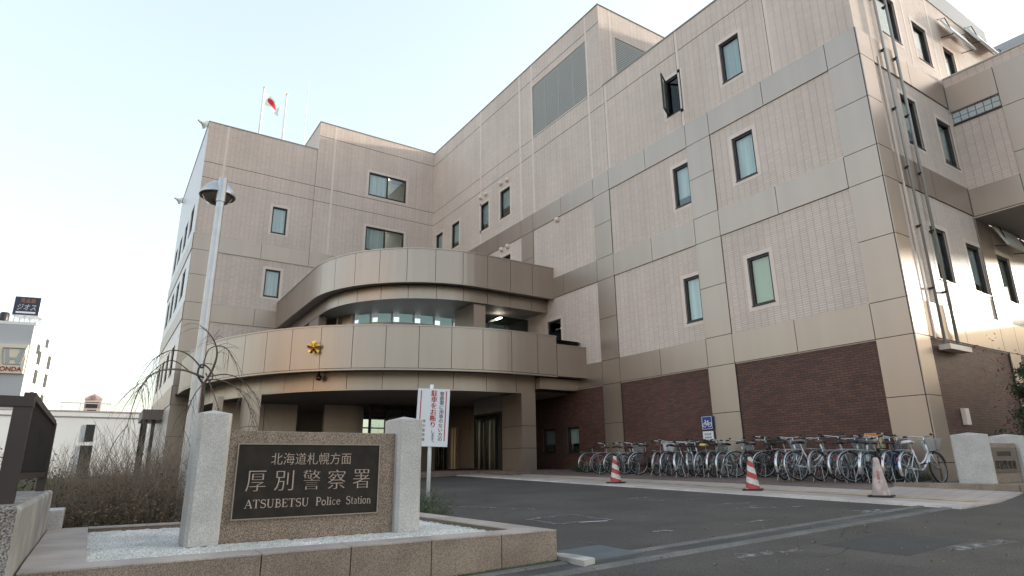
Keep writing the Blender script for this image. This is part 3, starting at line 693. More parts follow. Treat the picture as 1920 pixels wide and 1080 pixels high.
# entrance: two glass doors with long handles, panel wall and porch lamps
def door(axis, c, u0, u1, z1, hs):
    bx = (lambda mb, a, b, d0, d1, w0, w1: mb.box(c+d0, c+d1, a, b, w0, w1)) if axis == 'X' else (lambda mb, a, b, d0, d1, w0, w1: mb.box(a, b, c+d0, c+d1, w0, w1))
    f = MB(); bx(f, u0, u0+.06, 0, .08, -.2, z1); bx(f, u1-.06, u1, 0, .08, -.2, z1); bx(f, u0+.06, u1-.06, 0, .08, z1-.08, z1); bx(f, u0+.06, u1-.06, 0, .08, -.2, -.12)
    o = f.build('door', M_frame, ST); g = MB(); bx(g, u0+.06, u1-.06, .03, .05, -.12, z1-.08); g.build('pane', M_gdark, o)
    h = MB()
    for u in hs: bx(h, u-.022, u+.022, -.08, -.04, -.15, 1.75)
    h.build('handle', M_brass, o)
    return o
door('X', 13.4, 21.25, 23.45, 2.1, (22.05, 22.9))
t = MB().box(13.4, 13.5, 21.25, 23.45, 2.12, 2.7); t.build('transom', M_steel, ST)
for x0, x1, y0 in ((14.0, 15.2, 26.9), (12.3, 13.3, 26.9), (8.3, 10.1, 27.9)):
    pr = MB()
    for z0, z1 in ((-.2, .75), (.757, 1.7), (1.707, 2.72)): pr.box(x0, x1, y0, y0+.2, z0, z1)
    pr.build('porch_wall', M_panel, ST)
door('Y', 27.0, 13.3, 14.0, 2.1, (13.5, 13.75))
pl = MB().box(14.25, 14.4, 26.7, 26.85, -.2, 1.78); pl.build('porch_post', M_brass, ST)
MB().box(13.5, 16, 23.5, 23.6, -.2, 2.72).build('porch_wall', M_panel, ST); MB().box(15.2, 15.4, 23.6, 27, -.2, 2.72).build('porch_wall', M_panel, ST)
# glazed lobby band left of the doors
fr = MB()
for x in (10.1, 10.9, 11.6, 12.3): fr.box(x-.05, x+.05, 27.0, 27.1, -.2, 2.72)
fr.box(10.1, 12.3, 27.0, 27.1, 2.5, 2.72)
fo = fr.build('lobby_screen', M_frame, ST); MB().box(10.1, 12.3, 27.04, 27.05, -.2, 2.5).build('pane', M_glass, fo)
# emblem: five gold petals on the fascia
ex, ey, ez = 5.98, 21.74, 4.06
EM = Matrix.Translation((ex-.06, ey-.06, ez)) @ Matrix.Rotation(R(-24), 4, 'Z') @ Matrix.Scale(.88, 4)
em = MB()
for k in range(5):
    a = 2*math.pi*k/5
    def pt(r, da, d): return EM @ Vector((r*math.sin(a+da), -d, r*math.cos(a+da)))
    em.add([pt(.03, 0, .12), pt(.13, -.52, .04), pt(.25, -.44, .02), pt(.285, 0, .06), pt(.25, .44, .02), pt(.13, .52, .04), pt(.14, 0, .11)], [(0, 1, 6), (1, 2, 6), (2, 3, 6), (3, 4, 6), (4, 5, 6), (5, 0, 6)])
    em.add([pt(.03, math.pi/5, .10), pt(.12, math.pi/5-.2, .03), pt(.22, math.pi/5, .03), pt(.12, math.pi/5+.2, .03)], [(0, 1, 2), (0, 2, 3)])
em.lathe([(.0, .16), (.035, .14), (.05, .10)], 10, M=EM @ Matrix.Rotation(R(90), 4, 'X'))
em.prism([(.2*math.sin(2*math.pi*k/5), .2*math.cos(2*math.pi*k/5)) for k in range(5)], -.02, .03, M=EM @ Matrix.Rotation(R(90), 4, 'X'))
em.build('emblem', M_gold, ST)
# round red lamp under the canopy edge
o = MB().lathe([(0, .0), (.09, .02), (.12, .1), (.09, .19), (0, .22)], 12, (6.35, 22.35, 3.0)).build('porch_lamp', mat('dark_red_lamp', (.08, .01, .01), .2, coat=1), ST, smooth=True)
MB().box(6.32, 6.38, 22.32, 22.38, 3.2, 3.35).build('lamp_stem', M_frame, o)
# side porch on the left flank
MB().box(1.75, XL, 36.6, 40, 2.45, 2.95).build('side_porch', mat('porch_metal', (.16, .13, .11), .5), ST)
for x, y in ((1.95, 36.9), (2.3, 37.0), (1.95, 39.6)): MB().box(x-.08, x+.08, y-.08, y+.08, -.6, 2.45).build('porch_post', M_frame, ST)
PN.build('metal_panel', M_panel, ST, bevel=0); J.build('joint', M_joint, ST)

# ------------------------------------------------------------------ on the roof: flagpoles, flag, horn speakers
def flagpole(x, y, z0, z1, r, label, ball=True, name='flagpole'):
    t = thing(name, label, 'flagpole' if ball else 'antenna', (x, y, z0), group='poles on the roof')
    MB().tube([(x, y, z0), (x, y, (z0+z1)/2), (x, y, z1)], [r, r*.9, r*.7], 10).build('pole', M_white, t, smooth=True)
    if ball: MB().lathe([(0, 0), (.06, .03), (.075, .08), (.06, .13), (0, .16)], 10, (x, y, z1)).build('finial', M_gold, t, smooth=True)
flagpole(5.88, 38, T3-.45, 23.75, .085, 'white roof flagpole that flies the flag')
flagpole(7.31, 38, T3-.45, 23.75, .085, 'bare white roof flagpole without a flag')
flagpole(8.64, 38, T3-.45, 25.3, .03, 'thin tall grey antenna mast beside the roof step', False, 'antenna')
fl = MB(); nu, nv = 14, 8; vs = []
for i in range(nu+1):
    for j in range(nv+1):
        s = i/nu; t = j/nv
        vs.append((5.97+.95*s, 38+.14*math.sin(s*7+t*2)*s, 23.55-.75*s-.95*t*(1-.35*s)+.10*math.sin(s*5)))
fs = [(i*(nv+1)+j, (i+1)*(nv+1)+j, (i+1)*(nv+1)+j+1, i*(nv+1)+j+1) for i in range(nu) for j in range(nv)]
mflag = bpy.data.materials.new('flag_cloth'); mflag.use_nodes = True; n = mflag.node_tree; p = n.nodes['Principled BSDF']
uvn = n.nodes.new('ShaderNodeUVMap'); vm = n.nodes.new('ShaderNodeVectorMath'); vm.operation = 'DISTANCE'; vm.inputs[1].default_value = (.5, .5, 0)
n.links.new(uvn.outputs[0], vm.inputs[0]); lt = n.nodes.new('ShaderNodeMath'); lt.operation = 'LESS_THAN'; lt.inputs[1].default_value = .30; n.links.new(vm.outputs['Value'], lt.inputs[0])
mx = n.nodes.new('ShaderNodeMix'); mx.data_type = 'RGBA'; mx.inputs[6].default_value = (.8, .8, .78, 1); mx.inputs[7].default_value = (.65, .03, .05, 1); n.links.new(lt.outputs[0], mx.inputs[0]); n.links.new(mx.outputs[2], p.inputs['Base Color'])
p.inputs['Roughness'].default_value = .8
fb = MB().add(vs, fs); fo = fb.build('flag', mflag, smooth=True, origin=(5.9, 38, 23.0)); tag(fo, 'white flag with red disc drooping from the roof flagpole', 'flag')
uvd = fo.data.uv_layers['UVMap'].data
for poly in fo.data.polygons:
    for li in poly.loop_indices:
        vi = fo.data.loops[li].vertex_index; uvd[li].uv = (.5+(vi//(nv+1)/nu-.5)*1.0, .5+(vi % (nv+1)/nv-.5)*1.0)
def horn(x, y, z, label, sc=1):
    t = thing('horn_speaker', label, 'loudspeaker', (x, y, z), group='horn loudspeakers on the left wing')
    Mh = Matrix.Translation((x, y, z)) @ Matrix.Rotation(R(-60), 4, 'Z') @ Matrix.Rotation(R(-97), 4, 'X') @ Matrix.Scale(sc, 4)
    MB().lathe([(.05, -.25), (.07, -.1), (.13, .05), (.24, .16), (.26, .17), (.22, .15), (.1, .02), (0, 0)], 14, M=Mh).build('horn', M_white, t, smooth=True)
    MB().tube([(x, y, z), (x+.35, y+.1, z-.1)], .03, 6).build('bracket', M_galv, t)
horn(2.32, 33.35, 17.75, 'grey horn loudspeaker at the top corner of the left wing')
horn(2.3, 44.6, 17.6, 'small distant horn loudspeaker further back along the left wing flank')

# ------------------------------------------------------------------ street lamp
lx, ly = 1.2, 10.93; gz = G(lx, ly)
t = thing('street_lamp', 'tall grey tapered lamp post with a shallow dome shade behind the name sign', 'street lamp', (lx, ly, gz))
MB().tube([(lx, ly, gz), (lx, ly, 1.5), (lx, ly, 4.42)], [.092, .08, .062], 16).tube([(lx, ly, 4.42), (lx, ly, 4.43), (lx, ly, 4.86)], [.074, .074, .072], 16).build('pole', M_galv, t, smooth=False)
cx, cy = lx-.03, ly+.25
MB().lathe([(.0, .26), (.12, .245), (.20, .17), (.275, .07), (.30, .0), (.288, -.02), (.25, .03), (.0, .05)], 28, (cx, cy, 4.62)).build('lamp_shade', M_galv, t, smooth=True)
MB().lathe([(.25, -.01), (.18, -.11), (.09, -.16), (0, -.17)], 20, (cx, cy, 4.62)).build('lens', mat('smoked_lens', (.12, .10, .09), .25, coat=1), t, smooth=True)
MB().tube([(lx, ly, 4.75), (cx, cy, 4.8)], .04, 8).build('arm', M_galv, t)

# ------------------------------------------------------------------ granite planter and name sign
t = thing('granite_planter', 'low brown granite planter kerb filled with white gravel under the name sign', 'planter', (2, 5.5, G(2, 5.5)))
ZT = -.64
jx = [-.32, 1.21, 1.93, 2.68, 3.43, 4.10]
a = MB(); tp = MB()
for x0, x1 in zip(jx, jx[1:]):
    a.box(x0+.004, x1-.004, 5.45, 5.75, -1.3, ZT-.012); tp.box(x0+.004, x1-.004, 5.446, 5.78, ZT-.012, ZT)
ys = [5.78, 6.7, 7.6, 8.5, 9.35]
for y0, y1 in zip(ys, ys[1:]):
    a.box(3.80, 4.096, y0+.004, y1-.004, -1.3, ZT-.012); tp.box(3.78, 4.1, y0+.004, y1-.004, ZT-.012, ZT)
for y0, y1 in ((5.78, 7.5), (7.5, 9.3)): tp.box(-.32, .06, y0+.004, y1-.004, ZT-.012, ZT); a.box(-.31, .055, y0+.004, y1-.004, -1.3, ZT-.012)
for x0, x1 in ((.06, 1.3), (1.3, 2.6), (2.6, 3.78)): a.box(x0+.004, x1-.004, 9.12, 9.33, -1.3, ZT-.012); tp.box(x0+.004, x1-.004, 9.1, 9.35, ZT-.012, ZT)
a.build('granite_side', M_brgran2, t, bevel=.004); tp.build('granite_top', M_grantop, t)
gv = MB(); nx, ny = 90, 80; rnd = random.Random(3)
vs = [(.05+3.74*i/nx, 5.78+3.33*j/ny, ZT-.05+rnd.uniform(-.008, .009)) for j in range(ny+1) for i in range(nx+1)]
gv.add(vs, [(j*(nx+1)+i, j*(nx+1)+i+1, (j+1)*(nx+1)+i+1, (j+1)*(nx+1)+i) for j in range(ny) for i in range(nx)])
go = gv.build('gravel', M_gravel); go['kind'] = 'stuff'; tag(go, 'white gravel spread in the granite planter', 'gravel')
def pillar(x0, x1, y0, y1, z0, z1, parent, peak='X'):
    mb = MB(); c = .035
    pl = [(x0+c, y0), (x1-c, y0), (x1, y0+c), (x1, y1-c), (x1-c, y1), (x0+c, y1), (x0, y1-c), (x0, y0+c)]
    n = 8; xm, ym = (x0+x1)/2, (y0+y1)/2
    vs = [(x, y, z0) for x, y in pl]+[(x, y, z1) for x, y in pl]+[(xm, ym, z1+.045)]
    mb.add(vs, [tuple(range(n-1, -1, -1))]+[(i, (i+1) % n, n+(i+1) % n, n+i) for i in range(n)]+[(n+i, n+(i+1) % n, 2*n) for i in range(n)])
    return mb.build('pillar', M_granite, parent, bevel=.006)
def monument(x0, y0, zb, zt, pw, pd, wid, label, plaque=True):
    t = thing('name_sign', label, 'sign', (x0+wid/2, y0+pd/2, zb))
    pillar(x0, x0+pw, y0, y0+pd, zb, zt, t); pillar(x0+wid-pw, x0+wid, y0, y0+pd, zb, zt, t)
    MB().box(x0+pw-.005, x0+wid-pw+.005, y0+.10, y0+pd-.1, zb, zt-.16).build('stone_panel', M_brgran, t, bevel=.008)
    return t
NS = monument(.80, 6.74, -.69, .53, .30, .46, 2.37, 'grey pillared stone name sign with dark bronze plaque left of the driveway')
px0, px1, pz0, pz1, py = 1.20, 2.67, -.47, .235, 6.815
pq = MB().box(px0, px1, py, 6.845, pz0, pz1).build('plaque', M_plaque, NS)
bd = MB(); e = .011
bd.box(px0-e, px1+e, py-.012, 6.842, pz1, pz1+e).box(px0-e, px1+e, py-.012, 6.842, pz0-e, pz0).box(px0-e, px0, py-.012, 6.842, pz0, pz1).box(px1, px1+e, py-.012, 6.842, pz0, pz1)
bd.build('border', mat('dull_bronze_border', (.30, .24, .20), .5, metal=.3), pq)
def place(mb, x, y, z, rz=0): return mb.xf(Matrix.Translation((x, y, z)) @ Matrix.Rotation(rz, 4, 'Z'))
lt = MB(); cx = (px0+px1)/2
lt.join(place(fit(text_mb('北海道札幌方面', .12, .0015, -.0012, mincho=.0009), .835, .118), cx, py-.002, .095))
mbt = MB()
for i, ch in enumerate('厚別警察署'):
    g = fit(text_mb(ch, .2, .002, -.0034, mincho=.0032), .190, .195); mbt.join(place(g, cx-.545+i*.2725, py-.002, -.118))
lt.join(mbt)
# the romanised line, drawn stroke by stroke in a bookish serif hand
def roman(word, h):
    mb = MB(); x = 0; T, t_ = .13, .055; lay = [0]
    def stroke(pts, w0, w1=None):
        w1 = w0 if w1 is None else w1; n = len(pts); vs = []; lay[0] -= .00012
        for i, p in enumerate(pts):
            a = Vector(pts[max(i-1, 0)]); b = Vector(pts[min(i+1, n-1)]); d = (b-a).normalized(); w_ = (w0+(w1-w0)*i/(n-1))/2
            vs += [(x+p[0]-d.y*w_, lay[0], p[1]+d.x*w_), (x+p[0]+d.y*w_, lay[0], p[1]-d.x*w_)]
        mb.add(vs, [(2*i, 2*i+2, 2*i+3, 2*i+1) for i in range(n-1)])
    def arc(cx, cz, rx, rz, a0, a1, n=14): return [(cx+rx*math.cos(R(a0+(a1-a0)*i/n)), cz+rz*math.sin(R(a0+(a1-a0)*i/n))) for i in range(n+1)]
    def ser(cx, z, w=.26): stroke([(cx-w/2, z+(.022 if z < .5 else -.022)), (cx+w/2, z+(.022 if z < .5 else -.022))], .045)
    for ch in word:
        if ch == 'A': stroke([(.08, .02), (.38, 1)], t_); stroke([(.36, 1), (.70, .02)], T); stroke([(.2, .36), (.55, .36)], t_); ser(.08, 0); ser(.68, 0, .3); a = .80
        elif ch == 'T': stroke([(.36, .02), (.36, .98)], T); stroke([(.03, .965), (.69, .965)], t_); stroke([(.05, .97), (.05, .76)], .05); stroke([(.67, .97), (.67, .76)], .05); ser(.36, 0, .32); a = .78
        elif ch == 'S':
            stroke(arc(.3, .75, .22, .22, 30, 270), .06, T); stroke(arc(.3, .27, .24, .26, 90, -150), T, .06); stroke([(.5, .97), (.5, .74)], .045); stroke([(.07, .26), (.07, .02)], .045); a = .64
        elif ch == 'U': stroke([(.16, .97), (.16, .32)], T); stroke(arc(.4, .32, .24, .31, 180, 360), T*.8, t_); stroke([(.64, .32), (.64, .97)], t_); ser(.16, 1, .3); ser(.64, 1, .26); a = .86
        elif ch == 'B': stroke([(.17, .02), (.17, .98)], T); stroke([(.05, .97), (.3, .97)]+arc(.3, .75, .22, .22, 90, -90)+[(.17, .53)], .08); stroke([(.17, .52), (.34, .52)]+arc(.34, .27, .25, .25, 90, -90)+[(.05, .02)], .085); a = .70
        elif ch == 'E': stroke([(.17, .02), (.17, .98)], T); stroke([(.05, .965), (.58, .965)], t_); stroke([(.17, .51), (.45, .51)], t_); stroke([(.05, .03), (.62, .03)], t_); stroke([(.57, .97), (.57, .78)], .05); stroke([(.61, .02), (.61, .24)], .05); stroke([(.45, .62), (.45, .4)], .045); a = .72
        elif ch == 'P': stroke([(.17, .02), (.17, .98)], T); stroke([(.05, .97), (.34, .97)]+arc(.34, .72, .24, .25, 90, -90)+[(.17, .47)], .08); ser(.17, 0, .3); a = .66
        elif ch == 'o': stroke(arc(.29, .32, .21, .30, 0, 360, 20), .09); a = .62
        elif ch == 'l': stroke([(.14, .02), (.14, 1.0)], .11); ser(.14, 0, .26); stroke([(.02, .97), (.14, .98)], .05); a = .30
        elif ch == 'i': stroke([(.14, .02), (.14, .63)], .11); ser(.14, 0, .26); stroke([(.02, .6), (.14, .61)], .05); stroke([(.08, .86), (.21, .86)], .13); a = .31
        elif ch == 'c': stroke(arc(.28, .32, .20, .29, 40, 320), .05, .08); a = .52
        elif ch == 'e': stroke([(.09, .36), (.47, .36)], .05); stroke(arc(.28, .32, .20, .29, 8, 320), .09, .06); a = .55
        elif ch == 't': stroke([(.17, .85), (.17, .14)]+arc(.28, .14, .11, .11, 180, 300), .09, .05); stroke([(.03, .61), (.33, .61)], .05); a = .40
        elif ch == 'a': stroke(arc(.24, .44, .15, .17, 150, 0), .06, .1); stroke([(.39, .46), (.39, .08)]+[(.47, .04)], .1, .06); stroke(arc(.23, .19, .15, .16, 70, 360), .05, .07); a = .53
        elif ch == 'n': stroke([(.14, .02), (.14, .62)], .1); stroke([(.14, .42)]+arc(.31, .42, .17, .18, 160, 0)+[(.48, .02)], .05, .1); ser(.14, 0, .24); ser(.48, 0, .24); stroke([(.03, .59), (.14, .6)], .05); a = .62
        x += a
    mb.v = [(vx*h, vy, vz*h) for vx, vy, vz in mb.v]; mb.w = x*h; return mb
def rom(word, x0, x1, z0, h):
    m_ = roman(word, h); k = (x1-x0)/m_.w; m_.v = [(x0+vx*k, py-.002+vy, z0+vz) for vx, vy, vz in m_.v]; return m_
lt.join(rom('ATSUBETSU', 1.305, 1.935, -.376, .080)); lt.join(rom('Police', 2.00, 2.265, -.376, .082)); lt.join(rom('Station', 2.325, 2.60, -.376, .082))
lt.build('lettering', M_letter, pq)
# right hand sign, seen from its end
t = thing('granite_kerb', 'raised brown granite kerb bed beside the right hand stone sign', 'kerb', (15, 5.5, -.75))
kb = MB()
for y0, y1 in ((-1.2, .8), (.8, 2.8), (2.8, 4.75), (4.75, 6.92)): kb.box(13.95, 14.2, y0+.004, y1-.004, -1.1, -.43)
for x0, x1 in ((14.2, 15.9), (15.9, 18), (18, 20), (20, 22)): kb.box(x0+.004, x1, -1.2, -.95, -1.1, -.43)
kb.build('granite_side', M_brgran2, t, bevel=.01); MB().box(14.2, 22, -.95, 6.8, -1.1, -.45).build('bed_fill', M_conc, t)
N2 = monument(14.5, 5.36, -.45, .49, .30, .58, 2.1, 'stone sign with two grey granite slabs seen end on at the right edge')
lt = MB()
lt.join(place(fit(text_mb('北海道札幌方面', .1, .0015), .7, .1), 15.55, 5.456, .12)); lt.join(place(fit(text_mb('厚別警察署', .16, .0015), 1.0, .17), 15.55, 5.456, -.1))
MB().box(14.86, 16.24, 5.44, 5.47, -.25, .24).build('plaque', mat('polished_bronze_plaque', (.20, .155, .12), .12, metal=.6), N2)
lt.xf(Matrix.Translation((0, -.02, 0))).build('lettering', M_gold, N2)

# ------------------------------------------------------------------ no parking board
nx_, ny_ = 5.17, 10.72; g0 = G(nx_, ny_)
ang = math.atan2(5.48-4.95, 10.56-10.82)   # board direction
bdir = Vector((.53, -.26, 0)).normalized(); rz = math.atan2(bdir.y, bdir.x)
t = thing('parking_notice', 'white board on a slim white pole with red and black vertical Japanese text', 'sign', (nx_, ny_, g0))
BM = Matrix.Translation((nx_+.03, ny_-.06, .885)) @ Matrix.Rotation(rz, 4, 'Z') @ Matrix.Rotation(R(2), 4, 'Y')
MB().tube([(nx_, ny_, g0), (nx_+.03, ny_, 1.5)], .035, 10).build('pole', M_white, t, smooth=True)
bo = MB().mbox(BM, .60, .03, 1.06).build('board', M_board, t)
def onb(mb, x, z, d=.017): mb.v = [tuple(BM @ Vector((vx+x, vy-d, vz+z))) for vx, vy, vz in mb.v]; return mb
st = MB()
st.join(onb(MB().box(-.009, .009, 0, .001, -.46, .46), .235, .03)); st.join(onb(MB().box(-.009, .009, 0, .001, -.46, .46), -.235, .03)); 
st.join(onb(vtext('駐車をお断り', .116, .122, mincho=.0045), .01, .155))
st.build('red_lettering', M_txtred, bo)
for tx_ in (onb(vtext('します。', .068, .078, mincho=.001), .02, -.365), onb(vtext('警察署に用事のない方の', .083, .088, mincho=.0016), .155, .02), onb(vtext('厚別警察署', .083, .062), -.155, -.24)): tx_.build('black_lettering', M_txtblk, bo)

# ------------------------------------------------------------------ bicycle sign and orange notice
def upright_sign(x, y, zt, label):
    return thing('sign_post', label, 'sign', (x, y, G(x, y)))
bx_, by_ = 15.9, 13.16; 
t = thing('bicycle_sign', 'blue bicycle parking sign over a small white plate behind the bicycles', 'sign', (bx_, by_, G(bx_, by_)))
MB().tube([(bx_+.03, by_-.2, G(bx_, by_)), (bx_+.03, by_-.2, 1.4)], .02, 6).tube([(bx_+.03, by_+.2, G(bx_, by_)), (bx_+.03, by_+.2, 1.4)], .02, 6).build('post', M_frame, t)
W = MB().box(bx_-.01, bx_+.01, by_-.21, by_+.21, 1.02, 1.42).build('board', M_blue, t)
ic = MB(); Mi = Matrix.Translation((bx_-.014, by_, 1.2)) @ Matrix.Rotation(R(90), 4, 'Z') @ Matrix.Rotation(R(90), 4, 'X')
for dx in (-.1, .1): ic.torus(.062, .011, Mi @ Matrix.Translation((dx, -.05, 0)), 16, 4)
def ibar(a, b): ic.tube([Mi @ Vector((*a, 0)), Mi @ Vector((*b, 0))], .010, 4)
for a_, b_ in (((-.1, -.05), (-.04, .05)), ((-.04, .05), (.06, .05)), ((.06, .05), (.1, -.05)), ((-.04, .05), (0, -.05)), ((0, -.05), (.06, .05)), ((-.1, -.05), (0, -.05)), ((.06, .05), (.05, .1)), ((.05, .1), (.09, .1)), ((-.045, .05), (-.05, .08)), ((-.08, .08), (-.02, .08))): ibar(a_, b_)
for a_, b_ in (((-.185, -.175), (.185, -.175)), ((.185, -.175), (.185, .2)), ((.185, .2), (-.185, .2)), ((-.185, .2), (-.185, -.175))): ic.tube([Mi @ Vector((*a_, 0)), Mi @ Vector((*b_, 0))], .008, 4)
ic.build('pictogram', M_white, W)
W2 = MB().box(bx_-.012, bx_+.01, by_-.2, by_+.2, .70, .96).build('small_plate', M_board, t)
tx = fit(text_mb('自転車', .08), .26, .07); tx.v = [(bx_-.016, by_-v[0], .87+v[2]) for v in tx.v]; t2 = fit(text_mb('駐輪場', .06), .26, .06); t2.v = [(bx_-.016, by_-v[0], .77+v[2]) for v in t2.v]
tx.build('lettering', M_txtblk, W2); t2.build('lettering', M_txtblk, W2)
ox, oy = 15.85, 8.15
t = thing('notice_board', 'small orange and yellow notice board on the brick wall behind the bicycles', 'sign', (ox, oy, .3))
b = MB().box(ox, ox+.13, oy-.2, oy+.2, .30, .66).build('board', mat('pale_orange', (.60, .40, .22), .5), t)
MB().box(ox-.004, ox, oy-.19, oy+.19, .55, .65).build('header', M_orange, b)
tx = fit(text_mb('お知らせ', .08), .3, .07); tx.v = [(ox-.008, oy-v[0], .60+v[2]) for v in tx.v]; tx.build('lettering', M_txtred, b)

# ------------------------------------------------------------------ cones
def stripe_mat(name, a, b, n_, off, tw):
    m = bpy.data.materials.new(name); m.use_nodes = True; n = m.node_tree; p = n.nodes['Principled BSDF']
    tc = n.nodes.new('ShaderNodeTexCoord'); s = n.nodes.new('ShaderNodeSeparateXYZ'); n.links.new(tc.outputs['Object'], s.inputs[0])
    at = n.nodes.new('ShaderNodeMath'); at.operation = 'ARCTAN2'; n.links.new(s.outputs[1], at.inputs[0]); n.links.new(s.outputs[0], at.inputs[1])
    k = n.nodes.new('ShaderNodeMath'); k.operation = 'MULTIPLY_ADD'; n.links.new(at.outputs[0], k.inputs[0]); k.inputs[1].default_value = tw/(2*math.pi)
    zz = n.nodes.new('ShaderNodeMath'); zz.operation = 'MULTIPLY_ADD'; n.links.new(s.outputs[2], zz.inputs[0]); zz.inputs[1].default_value = n_; zz.inputs[2].default_value = off
    n.links.new(zz.outputs[0], k.inputs[2])
    fr = n.nodes.new('ShaderNodeMath'); fr.operation = 'FRACT'; n.links.new(k.outputs[0], fr.inputs[0])
    l = n.nodes.new('ShaderNodeMath'); l.operation = 'LESS_THAN'; l.inputs[1].default_value = .5; n.links.new(fr.outputs[0], l.inputs[0])
    ns = n.nodes.new('ShaderNodeTexNoise'); ns.inputs['Scale'].default_value = 14; n.links.new(tc.outputs['Object'], ns.inputs['Vector'])
    r = n.nodes.new('ShaderNodeValToRGB'); n.links.new(ns.outputs[0], r.inputs[0]); r.color_ramp.elements[0].position = .3; r.color_ramp.elements[1].position = .6; r.color_ramp.elements[0].color = (.7, .68, .65, 1)
    x = n.nodes.new('ShaderNodeMix'); x.data_type = 'RGBA'; n.links.new(l.outputs[0], x.inputs[0]); x.inputs[6].default_value = (*a, 1); x.inputs[7].default_value = (*b, 1)
    y = n.nodes.new('ShaderNodeMix'); y.data_type = 'RGBA'; y.blend_type = 'MULTIPLY'; y.inputs[0].default_value = 1; n.links.new(x.outputs[2], y.inputs[6]); n.links.new(r.outputs[0], y.inputs[7])
    n.links.new(y.outputs[2], p.inputs['Base Color']); p.inputs['Roughness'].default_value = .5; return m
M_stripe = stripe_mat('red_white_stripes', (.62, .60, .55), (.45, .05, .05), 4.1, .35, 1)
M_fade = mat('faded_pink_cone', (.55, .44, .40), .6, var=.12, vscale=5, stain=.3, stscale=7)
def cone(x, y, label, m, rz=0, faded=False):
    z = G(x, y)+.03
    t = thing('traffic_cone', label, 'traffic cone', (x, y, z), group='traffic cones along the pavement')
    MB().prism([(-.2, -.17), (-.17, -.2), (.17, -.2), (.2, -.17), (.2, .17), (.17, .2), (-.17, .2), (-.2, .17)], 0, .035, Matrix.Translation((x, y, z)) @ Matrix.Rotation(rz, 4, 'Z')).build('base', M_blk, t)
    o = MB().lathe([(.155, .035), (.15, .06), (.045, .69), (.035, .71), (0, .712)], 24, (x, y, z)).build('cone_body', m, t, smooth=True)
    if faded:
        v = vtext('駐車禁止', .058, .06)
        out = []
        for vx, vy, vz in v.v:
            zz = .36+vz; rr = .15-(zz-.06)*.105/.63+.003; a = R(207)+vx/rr; out.append((x+rr*math.cos(a), y+rr*math.sin(a), z+zz))
        v.v = out; v.build('lettering', M_txtred, o)
cone(12.02, 13.23, 'red and white striped cone farthest along the pavement in front of the bicycles', M_stripe, .1)
cone(12.26, 9.07, 'red and white striped cone in the middle of the pavement edge', M_stripe, .5)
cone(12.43, 6.41, 'faded pinkish white cone with red writing at the end of the granite kerb', M_fade, .3, True)

